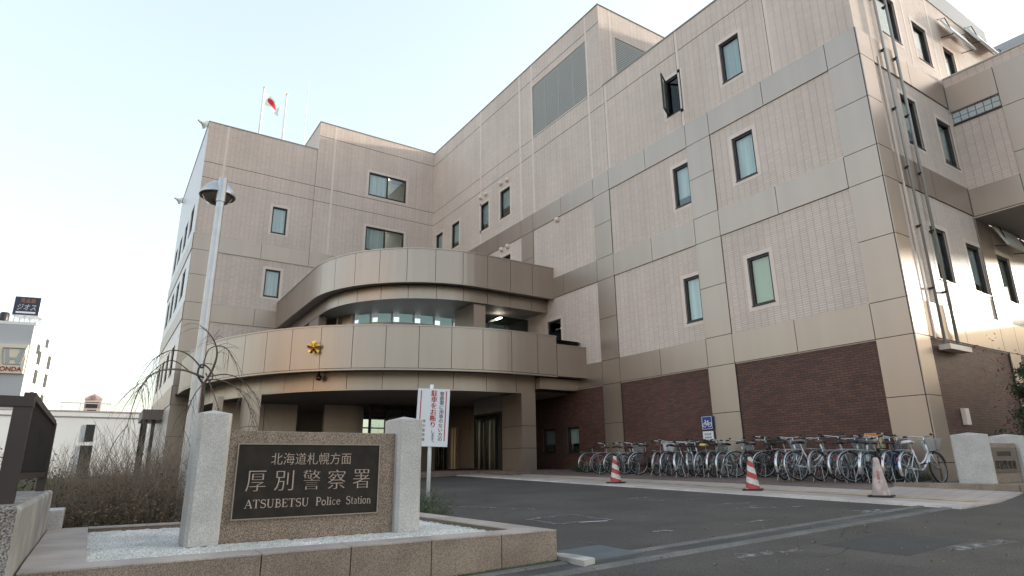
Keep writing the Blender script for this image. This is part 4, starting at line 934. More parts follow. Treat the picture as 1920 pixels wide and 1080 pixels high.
# ------------------------------------------------------------------ bicycles
WR = .33
def make_bike():
    t = thing('bicycle', 'silver city bicycle', 'bicycle', (0, 0, 0), group='bicycles parked along the brick wall')
    ra, fa = Vector((-.54, 0, WR)), Vector((.56, 0, WR)); bb = Vector((-.10, 0, .28)); st_ = Vector((-.27, 0, .72)); hd0 = Vector((.34, 0, .62)); hd1 = Vector((.29, 0, .82))
    f = MB(); f.tube([bb, st_], .017, 8)
    f.tube([hd0, (.15, 0, .42), (.02, 0, .33), bb], .021, 8); f.tube([hd0+Vector((-.01, 0, .06)), (.12, 0, .50), (-.05, 0, .42), (-.16, 0, .44)], .016, 8)
    f.tube([hd0-Vector((0, 0, .02)), hd1], .02, 8)
    for s in (-1, 1):
        f.tube([bb+Vector((0, .03*s, 0)), ra+Vector((0, .05*s, 0))], .010, 6); f.tube([st_+Vector((.02, .02*s, -.05)), ra+Vector((0, .05*s, 0))], .009, 6)
        f.tube([hd0-Vector((-.01, -.04*s, .0)), (.40, .045*s, .5), fa+Vector((0, .05*s, 0))], .012, 6)
    f.build('frame', PAINT['silver'], t, smooth=True)
    Mw = Matrix.Rotation(R(90), 4, 'X')
    for c in (ra, fa):
        Mc = Matrix.Translation(c) @ Mw
        ty = MB().torus(WR-.018, .018, Mc, 36, 7).build('tyre', M_tyre, t, smooth=True)
        rm = MB().torus(WR-.042, .011, Mc, 36, 5); rm.tube([c+Vector((0, -.05, 0)), c+Vector((0, .05, 0))], .022, 8)
        for k in range(18):
            a = 2*math.pi*k/18; s = .018 if k % 2 else -.018
            rm.tube([c+Vector((.02*math.cos(a+.5), s, .02*math.sin(a+.5))), c+Vector(((WR-.045)*math.cos(a), 0, (WR-.045)*math.sin(a)))], .0026, 3, False)
        rm.build('rim', M_alloy, ty, smooth=True)
    def fender(c, a0, a1):
        mb = MB(); n = 16; vs = []
        for i in range(n+1):
            a = R(a0+(a1-a0)*i/n)
            for y, rr in ((-.03, WR+.012), (-.018, WR+.024), (.018, WR+.024), (.03, WR+.012)): vs.append((c.x+rr*math.cos(a), y, c.z+rr*math.sin(a)))
        mb.add(vs, [(i*4+j, (i+1)*4+j, (i+1)*4+j+1, i*4+j+1) for i in range(n) for j in range(3)]); return mb
    fr = fender(ra, 30, 205); fr.tube([ra+Vector((0, .05, 0)), ra+Vector((-.33, .02, .12))], .004, 4); fr.tube([ra+Vector((0, -.05, 0)), ra+Vector((-.33, -.02, .12))], .004, 4)
    ro = fr.build('rear_mudguard', M_chrome, t, smooth=True)
    MB().box(-.885, -.868, -.018, .018, .505, .545).build('reflector', M_refl, ro)
    fender(fa, 20, 160).build('front_mudguard', M_chrome, t, smooth=True)
    hb = MB(); hb.tube([hd1, (.27, 0, .95), (.29, 0, .985)], .013, 8)
    for s in (-1, 1): hb.tube([(.29, 0, .985), (.31, .12*s, .99), (.24, .24*s, 1.02), (.08, .28*s, 1.01)], .0115, 8); hb.tube([(.28, .18*s, .99), (.2, .25*s, .985)], .007, 4)
    ho = hb.build('handlebar', M_chrome, t, smooth=True)
    for s in (-1, 1): MB().tube([(.14, .268*s, 1.012), (.04, .285*s, 1.01)], .018, 8).build('grip', M_blk, ho, smooth=True)
    sp = MB().tube([st_, (-.29, 0, .84)], .013, 8); so = sp.build('seat_post', M_chrome, t)
    sd = MB(); prof = [(-.16, .10, 0), (-.12, .115, .02), (-.04, .10, .02), (.04, .05, .01), (.14, .028, 0)]; vs = []
    for x, ww, z in prof: vs += [(-.31+x, -ww, .84+z), (-.31+x, -ww*.6, .885+z), (-.31+x, ww*.6, .885+z), (-.31+x, ww, .84+z)]
    sd.add(vs, [(i*4+j, (i+1)*4+j, (i+1)*4+j+1, i*4+j+1) for i in range(4) for j in range(3)]+[(0, 1, 2, 3), (16, 19, 18, 17)]+[(i*4+3, (i+1)*4+3, (i+1)*4, i*4) for i in range(4)])
    sd.build('saddle', M_sadd, so, smooth=True)
    rk = MB()
    for y in (-.05, 0, .05): rk.tube([(-.32, y, .70), (-.80, y, .71)], .006, 4)
    for x in (-.4, -.58, -.78): rk.tube([(x, -.06, .705), (x, .06, .705)], .006, 4)
    for s in (-1, 1): rk.tube([(-.62, .06*s, .705), ra+Vector((0, .05*s, 0))], .005, 4)
    rk.build('rear_rack', M_alloy, t)
    bk = MB()
    def ring(z, hx, hy, r=.005):
        pts = [(.52-hx, -hy, z), (.52+hx, -hy, z), (.52+hx, hy, z), (.52-hx, hy, z), (.52-hx, -hy, z)]; bk.tube(pts, r, 4)
    for i in range(6): k = i/5; ring(.69+.24*k, .10+.035*k, .13+.05*k, .0065 if i in (0, 5) else .0035)
    for i in range(10):
        k = (i/9-.5)*2
        for s in (-1, 1): bk.tube([(.52+.10*s, .13*k, .69), (.52+.135*s, .18*k, .93)], .0035, 3, False)
    for i in range(7):
        k = (i/6-.5)*2
        for s in (-1, 1): bk.tube([(.52+.10*k, .13*s, .69), (.52+.135*k, .18*s, .93)], .0035, 3, False)
    bk.box(.42, .62, -.13, .13, .685, .69); bk.tube([(.40, 0, .70), (.32, 0, .72)], .01, 4)
    bk.build('basket', M_alloy, t)
    cg = MB()
    for s in (0,): cg.prism([(-.56, -.045), (-.1, -.075), (.0, -.05), (.02, .0), (-.0, .05), (-.1, .085), (-.56, .04)], -.066, -.05, Matrix.Translation((0, 0, .29)) @ Matrix.Rotation(R(90), 4, 'X') @ Matrix.Identity(4))
    cg.build('chain_guard', M_alloy, t)
    ck = MB(); ck.tube([bb+Vector((0, -.06, 0)), bb+Vector((0, .07, 0))], .02, 8); ck.tube([bb+Vector((0, .07, 0)), bb+Vector((.1, .08, -.13))], .009, 5); ck.tube([bb+Vector((0, -.08, 0)), bb+Vector((-.1, -.09, .13))], .009, 5)
    co = ck.build('crank', M_alloy, t)
    MB().box(bb.x+.06, bb.x+.14, .08, .17, bb.z-.14, bb.z-.12).build('pedal', M_blk, co); MB().box(bb.x-.14, bb.x-.06, -.18, -.09, bb.z+.12, bb.z+.14).build('pedal', M_blk, co)
    ks = MB()
    for s in (-1, 1): ks.tube([ra+Vector((0, .07*s, 0)), (-.60, .13*s, .06), (-.62, .14*s, .0)], .008, 5)
    ks.build('kickstand', M_alloy, t)
    MB().lathe([(.0, .06), (.03, .055), (.045, 0), (.03, -.06), (0, -.07)], 10, M=Matrix.Translation((.47, .09, .58)) @ Matrix.Rotation(R(90), 4, 'Y')).build('headlamp', M_chrome, t, smooth=True)
    return t
PROTO = make_bike()
# (photo column of the rear wheel, depth X, yaw, paint, basket?, label)
BK = [
 (1100, 14.9, 95, 'red', 0, 'red bicycle farthest from the street, beside the grassy strip'),
 (1126, 14.2, 112, 'grey', 0, 'grey bicycle with broad pale mudguard next to the red bicycle'),
 (1150, 14.4, 104, 'silver', 1, 'silver bicycle behind the farthest striped cone'),
 (1172, 14.6, 108, 'black', 0, 'black bicycle just right of the farthest striped cone'),
 (1199, 14.5, 118, 'maroon', 0, 'maroon bicycle parked askew left of the white carton basket'),
 (1232, 14.3, 76, 'grey', 2, 'grey bicycle with a large white basket'),
 (1258, 14.5, 90, 'black', 1, 'black bicycle with wire basket right of the white basket'),
 (1279, 14.0, 80, 'silver', 0, 'silver bicycle with raised handlebar jutting out towards the pavement'),
 (1301, 14.6, 72, 'white', 0, 'white bicycle with a slim frame left of the blue bicycle sign'),
 (1316, 14.4, 84, 'grey', 1, 'small grey bicycle with yellow saddle cover below the blue bicycle sign'),
 (1340, 14.4, 78, 'teal', 0, 'teal bicycle under the blue bicycle sign'),
 (1363, 14.3, 88, 'cream', 1, 'cream bicycle with wire basket right of the teal bicycle'),
 (1383, 14.6, 112, 'black', 1, 'black bicycle standing broadside left of the middle cone'),
 (1410, 14.9, 92, 'maroon', 0, 'dark maroon bicycle hidden behind the middle cone'),
 (1436, 14.8, 122, 'black', 0, 'black bicycle with long mudguard right of the middle cone'),
 (1472, 14.0, 82, 'silver', 1, 'silver bicycle with basket and tall handlebar in front of bare brick'),
 (1500, 14.1, 98, 'white', 0, 'white bicycle right of the silver basket bicycle'),
 (1540, 14.2, 102, 'grey', 0, 'grey bicycle with rear rack and kickstand down'),
 (1580, 14.3, 88, 'silver', 3, 'silver bicycle with a big grey solid basket'),
 (1602, 14.2, 110, 'green', 0, 'dark green bicycle right of the big grey basket'),
 (1618, 14.3, 78, 'white', 1, 'white bicycle below the orange notice board'),
 (1640, 14.5, 96, 'black', 1, 'black bicycle behind the faded cone'),
 (1668, 14.6, 88, 'blue', 0, 'dark blue bicycle between the faded cone and the metal corner pillar'),
]
f_ = 1157.5
def ray(x, y):
    c = Vector(((x-960)/f_, -(y-540)/f_, 1)); return rt*c.x+up*c.y+fw*c.z
M_carton = mat('white_plastic_basket', (.55, .56, .57), .5, var=.1, vscale=8); M_gbask = mat('grey_resin_basket', (.16, .165, .17), .55)
solid = MB(); solid.add([(.40, -.15, .69), (.62, -.15, .69), (.62, .15, .69), (.40, .15, .69), (.37, -.2, .96), (.67, -.2, .96), (.67, .2, .96), (.37, .2, .96)], [(0, 3, 2, 1), (0, 1, 5, 4), (1, 2, 6, 5), (2, 3, 7, 6), (3, 0, 4, 7)])
solid_o = solid.build('solid_basket', M_gbask, PROTO)
rnd = random.Random(11); placed = []
for i, (px, X, yaw, paint, bask, label) in enumerate(BK):
    d = ray(px, 902); y = X*d.y/d.x
    skip = {0: ('basket', 'solid_basket'), 1: ('solid_basket',), 2: ('basket',), 3: ('basket',)}[bask]
    mats = {'frame': PAINT[paint], 'solid_basket': M_carton if bask == 2 else M_gbask}
    if paint in ('black', 'maroon', 'green', 'grey'): mats.update({'rear_mudguard': M_alloy if i % 2 else M_chrome, 'front_mudguard': PAINT[paint] if i % 3 == 0 else M_chrome, 'basket': M_blk, 'chain_guard': M_blk})
    if i % 4 == 1: mats['saddle'] = M_saddb
    if i == 9: mats['saddle'] = mat('yellow_saddle_cover', (.6, .55, .15), .5)
    c = copy_tree(PROTO, None, mats, skip)
    az = R(yaw+rnd.uniform(-9, 9)); sc = rnd.uniform(.97, 1.04)
    rz = math.pi/2-az
    hx, hy = math.cos(rz), math.sin(rz)
    cx_, cy_ = X+hx*.54*sc, y+hy*.54*sc
    c.location = (cx_, cy_, G(cx_, cy_)+.03); c.rotation_euler = (R(rnd.uniform(-8, 6)), 0, rz); c.scale = (sc, sc, sc)
    c['label'] = label; placed.append(c)
# the last one is the prototype itself, standing alone by the corner pillar
bpy.data.objects.remove(solid_o)
for ch in PROTO.children_recursive:
    if ch.name.split('.')[0] == 'saddle': ch.material_slots[0].link = 'OBJECT'; ch.material_slots[0].material = M_saddw
    if ch.name.split('.')[0] == 'frame': ch.material_slots[0].link = 'OBJECT'; ch.material_slots[0].material = PAINT['white']
d = ray(1728, 902); X = 14.55; y = X*d.y/d.x
PROTO.location = (X+.25, y+.0, G(X, y)+.03); PROTO.rotation_euler = (R(-4), 0, R(-4)); PROTO['label'] = 'white bicycle with pale saddle cover standing alone in front of the metal corner pillar'

# ------------------------------------------------------------------ vegetation
def shrub_mesh(rnd, h, spread, stems, leaves=0, mat_l=None):
    mb = MB(); tips = []
    def grow(p, d, L, r, lev):
        pts = [p]; n = 4
        for i in range(n):
            d = (d+Vector((rnd.uniform(-.18, .18), rnd.uniform(-.18, .18), rnd.uniform(-.05, .12)))).normalized(); pts.append(pts[-1]+d*L/n)
        mb.tube(pts, [r*(1-.6*i/n) for i in range(n+1)], 3, False); tips.append((pts[-1], d))
        if lev < 2:
            for k in range(3 if lev == 0 else 2):
                q = pts[rnd.randint(1, n)]; a = rnd.uniform(0, 6.28); dd = (d*.9+Vector((math.cos(a), math.sin(a), .2))*.5).normalized(); grow(q, dd, L*rnd.uniform(.4, .62), r*.6, lev+1)
    for s in range(stems):
        a = rnd.uniform(0, 6.28); rr = spread*math.sqrt(rnd.random())*.55
        p = Vector((rr*math.cos(a), rr*math.sin(a), 0)); lean = rnd.uniform(.05, .35)
        grow(p, Vector((math.cos(a)*lean, math.sin(a)*lean, 1)).normalized(), h*rnd.uniform(.35, .85), .0065*rnd.uniform(.6, 1.2), 0)
    return mb, tips
def leaf_cloud(tips, rnd, n, size, spreadr):
    mb = MB()
    for _ in range(n):
        p, d = rnd.choice(tips); q = p+Vector((rnd.uniform(-1, 1), rnd.uniform(-1, 1), rnd.uniform(-1, 1)))*spreadr
        a = Vector((rnd.uniform(-1, 1), rnd.uniform(-1, 1), rnd.uniform(-1, 1))).normalized(); b = a.orthogonal().normalized(); s = size*rnd.uniform(.6, 1.3)
        mb.add([q-a*s, q+b*s*.45, q+a*s, q-b*s*.45], [(0, 1, 2, 3)])
    return mb
rnd = random.Random(5)
SH = []
for v in range(4):
    mb, tips = shrub_mesh(rnd, 1.35, .9, 64)
    t = thing('bare_shrub', 'bare brown twiggy shrub', 'shrub', (0, 0, 0), group='bare shrubs in the planting bed')
    mb.build('twigs', M_twig, t)
    low = [(Vector((p.x*1.05, p.y*1.05, min(p.z, rnd.triangular(.03, 1.0, .35)))), d) for p, d in tips]
    leaf_cloud(low, rnd, 1500, .022, .12).build('withered_leaves', M_leafb, t); leaf_cloud(low, rnd, 350, .022, .12).build('green_leaves', M_leafg, t); SH.append(t)
spots = [(-.1, 10.3), (.35, 10.1), (.75, 10.0), (1.15, 10.4), (-.35, 11.6), (.2, 11.4), (.7, 11.5), (1.25, 11.7), (-.6, 13.0), (.0, 12.9), (.6, 13.1), (1.2, 13.2), (-.9, 14.8), (-.1, 14.9), (.7, 15), (1.5, 15.2), (-1.4, 12.2), (-1.9, 14)]
for i, (x, y) in enumerate(spots):
    o = SH[i] if i < len(SH) else copy_tree(SH[i % 4])
    s = rnd.uniform(.82, 1.08)*(1.0 if y < 12.5 else .92); o.location = (x, y, G(x, y)+.03); o.rotation_euler = (0, 0, rnd.uniform(0, 6.28)); o.scale = (s, s, s*rnd.uniform(.9, 1.05))
    o['label'] = 'bare brown twiggy shrub in the planting bed left of the name sign'
# evergreen shrubs near the fence
for i, (x, y, h, lab) in enumerate([(-.62, 10.2, .75, 'small green shrub beside the brown fence end'), (-1.1, 10.0, .7, 'low green shrub seen through the brown fence frame'), (-.75, 12.5, .95, 'dark green shrub behind the fence end among bare twigs')]):
    mb, tips = shrub_mesh(rnd, h, .5, 16); t = thing('green_shrub', lab, 'shrub', (x, y, G(x, y)+.03))
    M0 = Matrix.Translation(t.location); mb.xf(M0).build('twigs', M_twig, t); leaf_cloud([(M0 @ p, d) for p, d in tips], rnd, 900, .03, .14).build('leaves', M_leafg, t)
# fallen leaves on the bed
mb = MB()
for _ in range(2600):
    x, y = rnd.uniform(-.8, 2.2), rnd.uniform(9.45, 13); z = G(x, y)+.045; a = rnd.uniform(0, 6.28); s = rnd.uniform(.02, .045); c, sn = math.cos(a)*s, math.sin(a)*s; k = rnd.uniform(-.02, .03)
    mb.add([(x-c, y-sn, z), (x+sn*.5, y-c*.5, z+abs(k)), (x+c, y+sn, z+k*.5), (x-sn*.5, y+c*.5, z)], [(0, 1, 2, 3)])
o = mb.build('leaf_litter', M_leafb); o['kind'] = 'stuff'; tag(o, 'brown fallen leaves lying under the bare shrubs', 'leaves')
# weeping tree beside the lamp post
TB = Vector((1.16, 9.75, G(1.16, 9.75)))
t = thing('weeping_tree', 'small bare weeping tree with arching dark branches beside the lamp post', 'tree', TB)
tk = MB().tube([TB, TB+Vector((.02, 0, .5)), Vector((1.17, 9.7, .55)), Vector((1.15, 9.6, .95)), ray(382, 718)*(9.64/math.hypot(*ray(382, 718).xy))], [.034, .03, .026, .024, .021], 8); tk.build('trunk', M_bark, t, smooth=True)
br = MB(); tw = MB()
def P(px, py, d):
    v = ray(px, py); return v*(d/math.hypot(v.x, v.y))
def cr(pts, k=5):
    out = []
    for i in range(len(pts)-1):
        p0 = pts[max(i-1, 0)]; p1 = pts[i]; p2 = pts[i+1]; p3 = pts[min(i+2, len(pts)-1)]
        for j in range(k):
            t_ = j/k; out.append(.5*((2*p1)+(-p0+p2)*t_+(2*p0-5*p1+4*p2-p3)*t_*t_+(-p0+3*p1-3*p2+p3)*t_**3))
    return out+[pts[-1]]
def limb(pts, r0_, r1_, nt, tl, sides=6):
    q = cr([P(*a) for a in pts]); n_ = len(q)
    br.tube(q, [r0_+(r1_-r0_)*i/(n_-1) for i in range(n_)], sides)
    for k in range(nt):
        i = rnd.randint(n_//3, n_-1); a = rnd.uniform(0, 6.28); L = tl*rnd.uniform(.5, 1.2)
        d = (q[i]-q[i-1]).normalized()*.7+Vector((math.cos(a), math.sin(a), rnd.uniform(-.2, .5)))*.6; p = q[i]; tp_ = [p]
        for j in range(7):
            d = (d+Vector((rnd.uniform(-.12, .12), rnd.uniform(-.12, .12), -.22))).normalized(); p = p+d*L/7; tp_.append(p)
        tw.tube(tp_, [.0038*(1-.65*j/7) for j in range(8)], 3, False)
        if rnd.random() < .6:
            p = tp_[3]; d2 = (tp_[4]-tp_[3]).normalized()+Vector((rnd.uniform(-.6, .6), rnd.uniform(-.6, .6), .1)); t2_ = [p]
            for j in range(4): d2 = (d2+Vector((0, 0, -.2))).normalized(); p = p+d2*L*.1; t2_.append(p)
            tw.tube(t2_, .0018, 3, False)
limb([(381, 722, 9.65), (398, 694, 9.6), (407, 664, 9.55), (402, 640, 9.5), (389, 622, 9.5), (376, 611, 9.5)], .018, .005, 9, .35)
limb([(383, 722, 9.65), (371, 703, 9.6), (377, 684, 9.55), (391, 690, 9.5), (399, 706, 9.5), (391, 718, 9.45)], .016, .008, 3, .3)
limb([(382, 708, 9.6), (345, 694, 9.4), (306, 694, 9.2), (279, 707, 9.1), (260, 733, 9.05), (248, 765, 9.0), (238, 800, 9.0)], .016, .003, 22, .55)
limb([(360, 700, 9.6), (325, 676, 9.8), (296, 688, 9.9), (275, 712, 10.0), (262, 750, 10.0)], .009, .002, 14, .5)
limb([(378, 690, 9.6), (352, 664, 9.9), (322, 657, 10.1), (290, 672, 10.2), (268, 700, 10.3)], .012, .003, 9, .5)
limb([(388, 712, 9.6), (418, 714, 9.4), (448, 732, 9.3), (468, 764, 9.2), (477, 800, 9.2)], .010, .002, 18, .45)
limb([(392, 706, 9.6), (424, 702, 9.9), (452, 712, 10.0), (476, 738, 10.1), (492, 778, 10.1)], .010, .003, 9, .45)
limb([(384, 716, 9.6), (366, 738, 9.3), (352, 768, 9.2), (344, 805, 9.1)], .009, .002, 13, .4)
limb([(386, 700, 9.6), (402, 742, 9.3), (412, 775, 9.2)], .010, .003, 7, .4)
limb([(380, 690, 9.6), (392, 655, 9.8), (420, 650, 10.0), (440, 676, 10.1), (450, 712, 10.1)], .010, .003, 8, .4)
br.build('branch', M_bark, t, smooth=True); tw.build('twigs', M_bark, t)
# long whip branches hanging low to the left
# weeds by the notice pole
def weeds(x, y, h, spread, n, label):
    t = thing('weed_bush', label, 'plant', (x, y, G(x, y)))
    mb = MB(); tips = []
    for k in range(n):
        a = rnd.uniform(0, 6.28); r0_ = spread*.4*rnd.random(); p = Vector((x+r0_*math.cos(a), y+r0_*math.sin(a), G(x, y))); L = h*rnd.uniform(.5, 1.1); ln = rnd.uniform(.2, 1.0); pts = []
        for i in range(7):
            s = i/6; pts.append(p+Vector((math.cos(a)*ln*L*s**1.5, math.sin(a)*ln*L*s**1.5, L*s-.45*L*ln*s*s)))
            if i > 1: tips.append((pts[-1], None))
        mb.tube(pts, [.006*(1-.8*i/6) for i in range(7)], 3, False)
    mb.build('stems', mat('olive_stem', (.085, .085, .04), .9, var=.3, vscale=6), t); leaf_cloud(tips, rnd, 700, .022, .05).build('leaves', M_leafg, t)
weeds(5.0, 10.55, .55, .5, 46, 'scruffy olive weeds around the foot of the parking notice')
weeds(4.55, 9.3, .45, .5, 34, 'sprawling thin weeds behind the granite planter corner')
weeds(4.25, 8.6, .30, .4, 22, 'low weeds creeping over the back edge of the granite planter')
# grass strip by the far wall and tufts by the corner
mb = MB()
for _ in range(3500):
    x, y = (rnd.uniform(15.3, 15.95), rnd.uniform(16.5, 19.6)) if rnd.random() < .6 else (rnd.uniform(15.2, 15.95), rnd.uniform(7.0, 8.3)); z = G(x, y); h = rnd.uniform(.08, .30); a = rnd.uniform(0, 6.28)
    mb.add([(x-.008, y, z), (x+.008, y, z), (x+.06*math.cos(a), y+.06*math.sin(a), z+h)], [(0, 1, 2)])
o = mb.build('grass', M_leafg); o['kind'] = 'stuff'; tag(o, 'rough green grass at the foot of the brick wall', 'grass')
# conifer on the right
t = thing('evergreen_tree', 'dark green evergreen tree at the right edge in front of the brick wall', 'tree', (18.9, 5.7, -.45))
MB().tube([(18.9, 5.7, -.45), (18.92, 5.7, 1.0), (18.9, 5.72, 2.2)], [.07, .05, .02], 7).build('trunk', M_bark, t)
mb = MB(); tips = []
for k in range(60):
    z = rnd.uniform(.2, 2.2); a = rnd.uniform(0, 6.28); L = .95*(1-(z-.2)/2.6)*rnd.uniform(.6, 1.1); p = Vector((18.9, 5.7, z)); q = p+Vector((L*math.cos(a), L*math.sin(a), .12*L+rnd.uniform(-.1, .1))); mb.tube([p, (p+q)/2+Vector((0, 0, .05)), q], [.015, .01, .004], 4, False)
    for s in range(8): tips.append((p.lerp(q, .3+.1*s), None))
mb.build('limbs', M_bark, t); leaf_cloud(tips, rnd, 4200, .045, .11).build('crown', M_conif, t)
t = thing('red_berry_shrub', 'tall thin shrub with red leaves above the evergreen at the right edge', 'shrub', (19.6, 6.1, -.45))
mb, tips = shrub_mesh(rnd, 2.6, .5, 14); M0 = Matrix.Translation((19.6, 6.1, -.45)); mb.xf(M0).build('twigs', M_twig, t); leaf_cloud([(M0 @ p, d) for p, d in tips], rnd, 500, .04, .12).build('leaves', mat('red_leaf', (.22, .03, .03), .8), t)

# ------------------------------------------------------------------ left: pebble wall and brown fence
t = thing('pebble_wall', 'pebble dashed concrete wall end with pale rendered side at the left edge', 'wall', (-.9, 6, G(-.9, 6)))
pw = MB(); pw.add([(-2.6, 5.2, -1.3), (-.36, 5.2, -1.3), (-.36, 5.2, -.23), (-2.6, 5.2, -.23), (-2.6, 5.22, -.21), (-.37, 5.22, -.21), (-2.6, 9.1, -.21), (-.37, 9.1, -.21)], [(0, 1, 2, 3), (3, 2, 5, 4), (4, 5, 7, 6)])
pw.build('pebble_face', M_pebble, t)
sd_ = MB(); sd_.add([(-.36, 5.2, -1.3), (-.332, 5.225, -1.3), (-.337, 5.225, -.235), (-.36, 5.2, -.23), (-.332, 9.1, -1.3), (-.337, 9.1, -.235), (-.37, 5.22, -.21), (-.352, 5.24, -.212), (-.37, 9.1, -.21), (-.352, 9.1, -.212), (-2.6, 9.1, -1.3), (-2.6, 9.1, -.21)],
     [(0, 1, 2, 3), (1, 4, 5, 2), (3, 2, 7, 6), (2, 5, 9, 7), (6, 7, 9, 8), (4, 10, 11, 8, 9, 5)]); sd_.build('rendered_side', M_palecon, t)
t = thing('granite_stub', 'small grey granite block at the back corner of the planter', 'block', (-.3, 9.2, -.9))
MB().box(-.36, -.2, 9.15, 9.75, -1.2, -.43).build('block', M_granite, t, bevel=.01)
t = thing('steel_fence', 'dark brown steel fence with mesh infill standing on the pebble wall', 'fence', (-.5, 5.6, -.21))
xf_ = -.455
MB().box(xf_-.065, xf_+.04, 5.55, 5.66, -.21, .44).build('post', M_brsteel, t); MB().box(xf_-.03, xf_+.05, 8.75, 8.85, -.21, .52).build('post', M_brsteel, t)
fr = MB().box(-2.6, xf_+.045, 5.54, 5.67, .44, .51).box(xf_-.03, xf_+.04, 5.67, 8.85, .50, .55).box(xf_-.02, xf_+.035, 5.67, 8.75, -.06, -.01); fr.build('rail', M_brsteel, t)
ms = MB().box(xf_+.004, xf_+.012, 5.67, 8.75, -.01, .50)
for i in range(78): y = 5.69+i*.039; ms.box(xf_+.012, xf_+.02, y, y+.014, -.01, .50)
ms.build('mesh_infill', M_mesh, t)
MB().box(-2.6, xf_-.065, 5.58, 5.63, -.06, -.01).build('rail', M_brsteel, t)
b0, tips = shrub_mesh(rnd, .7, .35, 10); t2 = thing('red_leaf_shrub', 'dark red leaved plant inside the fence opening at the left edge', 'shrub', (-1.25, 8.2, -.2)); M0 = Matrix.Translation((-1.25, 8.2, -.2)); b0.xf(M0).build('twigs', M_twig, t2); leaf_cloud([(M0 @ p, d) for p, d in tips], rnd, 260, .035, .1).build('leaves', mat('dark_red_leaf', (.13, .02, .025), .8), t2)

# ------------------------------------------------------------------ forecourt small things
def flat(name, pts, dz, m, label, cat, group=None):
    mb = MB().add([(x, y, G(x, y)+dz) for x, y in pts], [tuple(range(len(pts)))]); o = mb.build(name, m, origin=(pts[0][0], pts[0][1], G(*pts[0]))); tag(o, label, cat, group); return o
t = thing('gutter_plate', 'bluish grey steel plate covering the gutter by the planter corner', 'plate', (4.6, 5.45, G(4.6, 5.45)))
pl = [(4.24, 5.14), (4.98, 5.14), (4.98, 5.82), (4.36, 5.82)]
mb = MB(); mb.add([(x, y, G(x, y)+.03) for x, y in pl]+[(x, y, G(x, y)-.01) for x, y in pl], [(0, 1, 2, 3), (0, 4, 5, 1), (1, 5, 6, 2), (2, 6, 7, 3), (3, 7, 4, 0)]); mb.build('plate', mat('grey_plate', (.115, .13, .14), .6, metal=.3, var=.15, vscale=3), t)
t = thing('concrete_wedge', 'pale broken concrete wedge at the foot of the planter corner', 'kerb stone', (4.15, 5.3, G(4.15, 5.3)))
pl = [(4.12, 5.05), (4.30, 5.1), (4.34, 5.45), (4.24, 5.72), (4.12, 5.7)]
mb = MB(); mb.add([(x, y, G(x, y)+(.06 if k in (0, 1) else .045)) for k, (x, y) in enumerate(pl)]+[(x, y, G(x, y)-.01) for x, y in pl], [(0, 1, 2, 3, 4)]+[(i, i+5, (i+1) % 5+5, (i+1) % 5) for i in range(5)]); mb.build('stone', M_palecon, t)
mb = MB()
def crack(pts, w_=.008):
    for a_, b_ in zip(pts, pts[1:]):
        A, B = Vector(a_), Vector(b_); nn = Vector((-(B-A).y, (B-A).x)).normalized()*w_/2
        mb.add([(q.x, q.y, G(q.x, q.y)+.0055) for q in (A-nn, B-nn, B+nn, A+nn)], [(0, 1, 2, 3)])
for x, y, a0, n_ in ((5.2, 7.0, .3, 14), (7.4, 6.3, 1.9, 12), (8.6, 8.2, 2.6, 16), (6.2, 3.9, .1, 16), (9.5, 3.2, 2.9, 14), (6.9, 11.5, .9, 14)):
    pts = [(x, y)]
    for _ in range(n_): a0 += rnd.uniform(-.5, .5); x += .16*math.cos(a0); y += .16*math.sin(a0); pts.append((x, y))
    crack(pts, rnd.uniform(.006, .012))
struct(mb.build('road_cracks', mat('crack_dark', (.02, .019, .018), .9)))
struct(sheet('road_patch', 6.9, 8.3, 3.4, 4.3, .006, mat('patch_asphalt', (.045, .043, .041), .9, speck=((.6,)*3, (1.5,)*3), sscale=110, var=.1, vscale=2), .5))
M_worn = bpy.data.materials.new('worn_white_paint'); M_worn.use_nodes = True; n = M_worn.node_tree; p = n.nodes['Principled BSDF']; p.inputs['Base Color'].default_value = (.25, .245, .235, 1); p.inputs['Roughness'].default_value = .8
tc = n.nodes.new('ShaderNodeTexCoord'); nz = n.nodes.new('ShaderNodeTexNoise'); nz.inputs['Scale'].default_value = 7; nz.inputs['Detail'].default_value = 8; n.links.new(tc.outputs['Object'], nz.inputs['Vector'])
rr = n.nodes.new('ShaderNodeValToRGB'); n.links.new(nz.outputs[0], rr.inputs[0]); rr.color_ramp.elements[0].position = .42; rr.color_ramp.elements[1].position = .68
tr = n.nodes.new('ShaderNodeBsdfTransparent'); ms_ = n.nodes.new('ShaderNodeMixShader'); n.links.new(rr.outputs[0], ms_.inputs[0]); n.links.new(tr.outputs[0], ms_.inputs[1]); n.links.new(p.outputs[0], ms_.inputs[2]); n.links.new(ms_.outputs[0], n.nodes['Material Output'].inputs[0])
M_fresh = mat('white_road_paint', (.42, .42, .41), .7, var=.1, vscale=9)
def marks(name, quads, m, label):
    mb = MB()
    for a_, b_, w_ in quads:
        A, B = Vector(a_), Vector(b_); dd = (B-A).normalized(); nn = Vector((-dd.y, dd.x))*w_/2
        mb.add([(q.x, q.y, G(q.x, q.y)+.006) for q in (A-nn, B-nn, B+nn, A+nn)], [(0, 1, 2, 3)])
    o = mb.build(name, m, origin=(*quads[0][0], G(*quads[0][0]))); tag(o, label, 'road marking', 'worn paint marks on the forecourt'); return o
marks('painted_mark', [((5.85, 8.55), (6.75, 8.55), .12), ((5.85, 8.55), (5.85, 7.75), .12), ((5.85, 7.75), (6.3, 7.72), .1), ((6.75, 8.55), (6.7, 7.5), .12)], M_worn, 'worn white square outline nearest the planter corner')
marks('painted_mark', [((6.2, 7.68), (6.62, 7.52), .08)], M_fresh, 'short crisp white dash inside the nearest square outline')
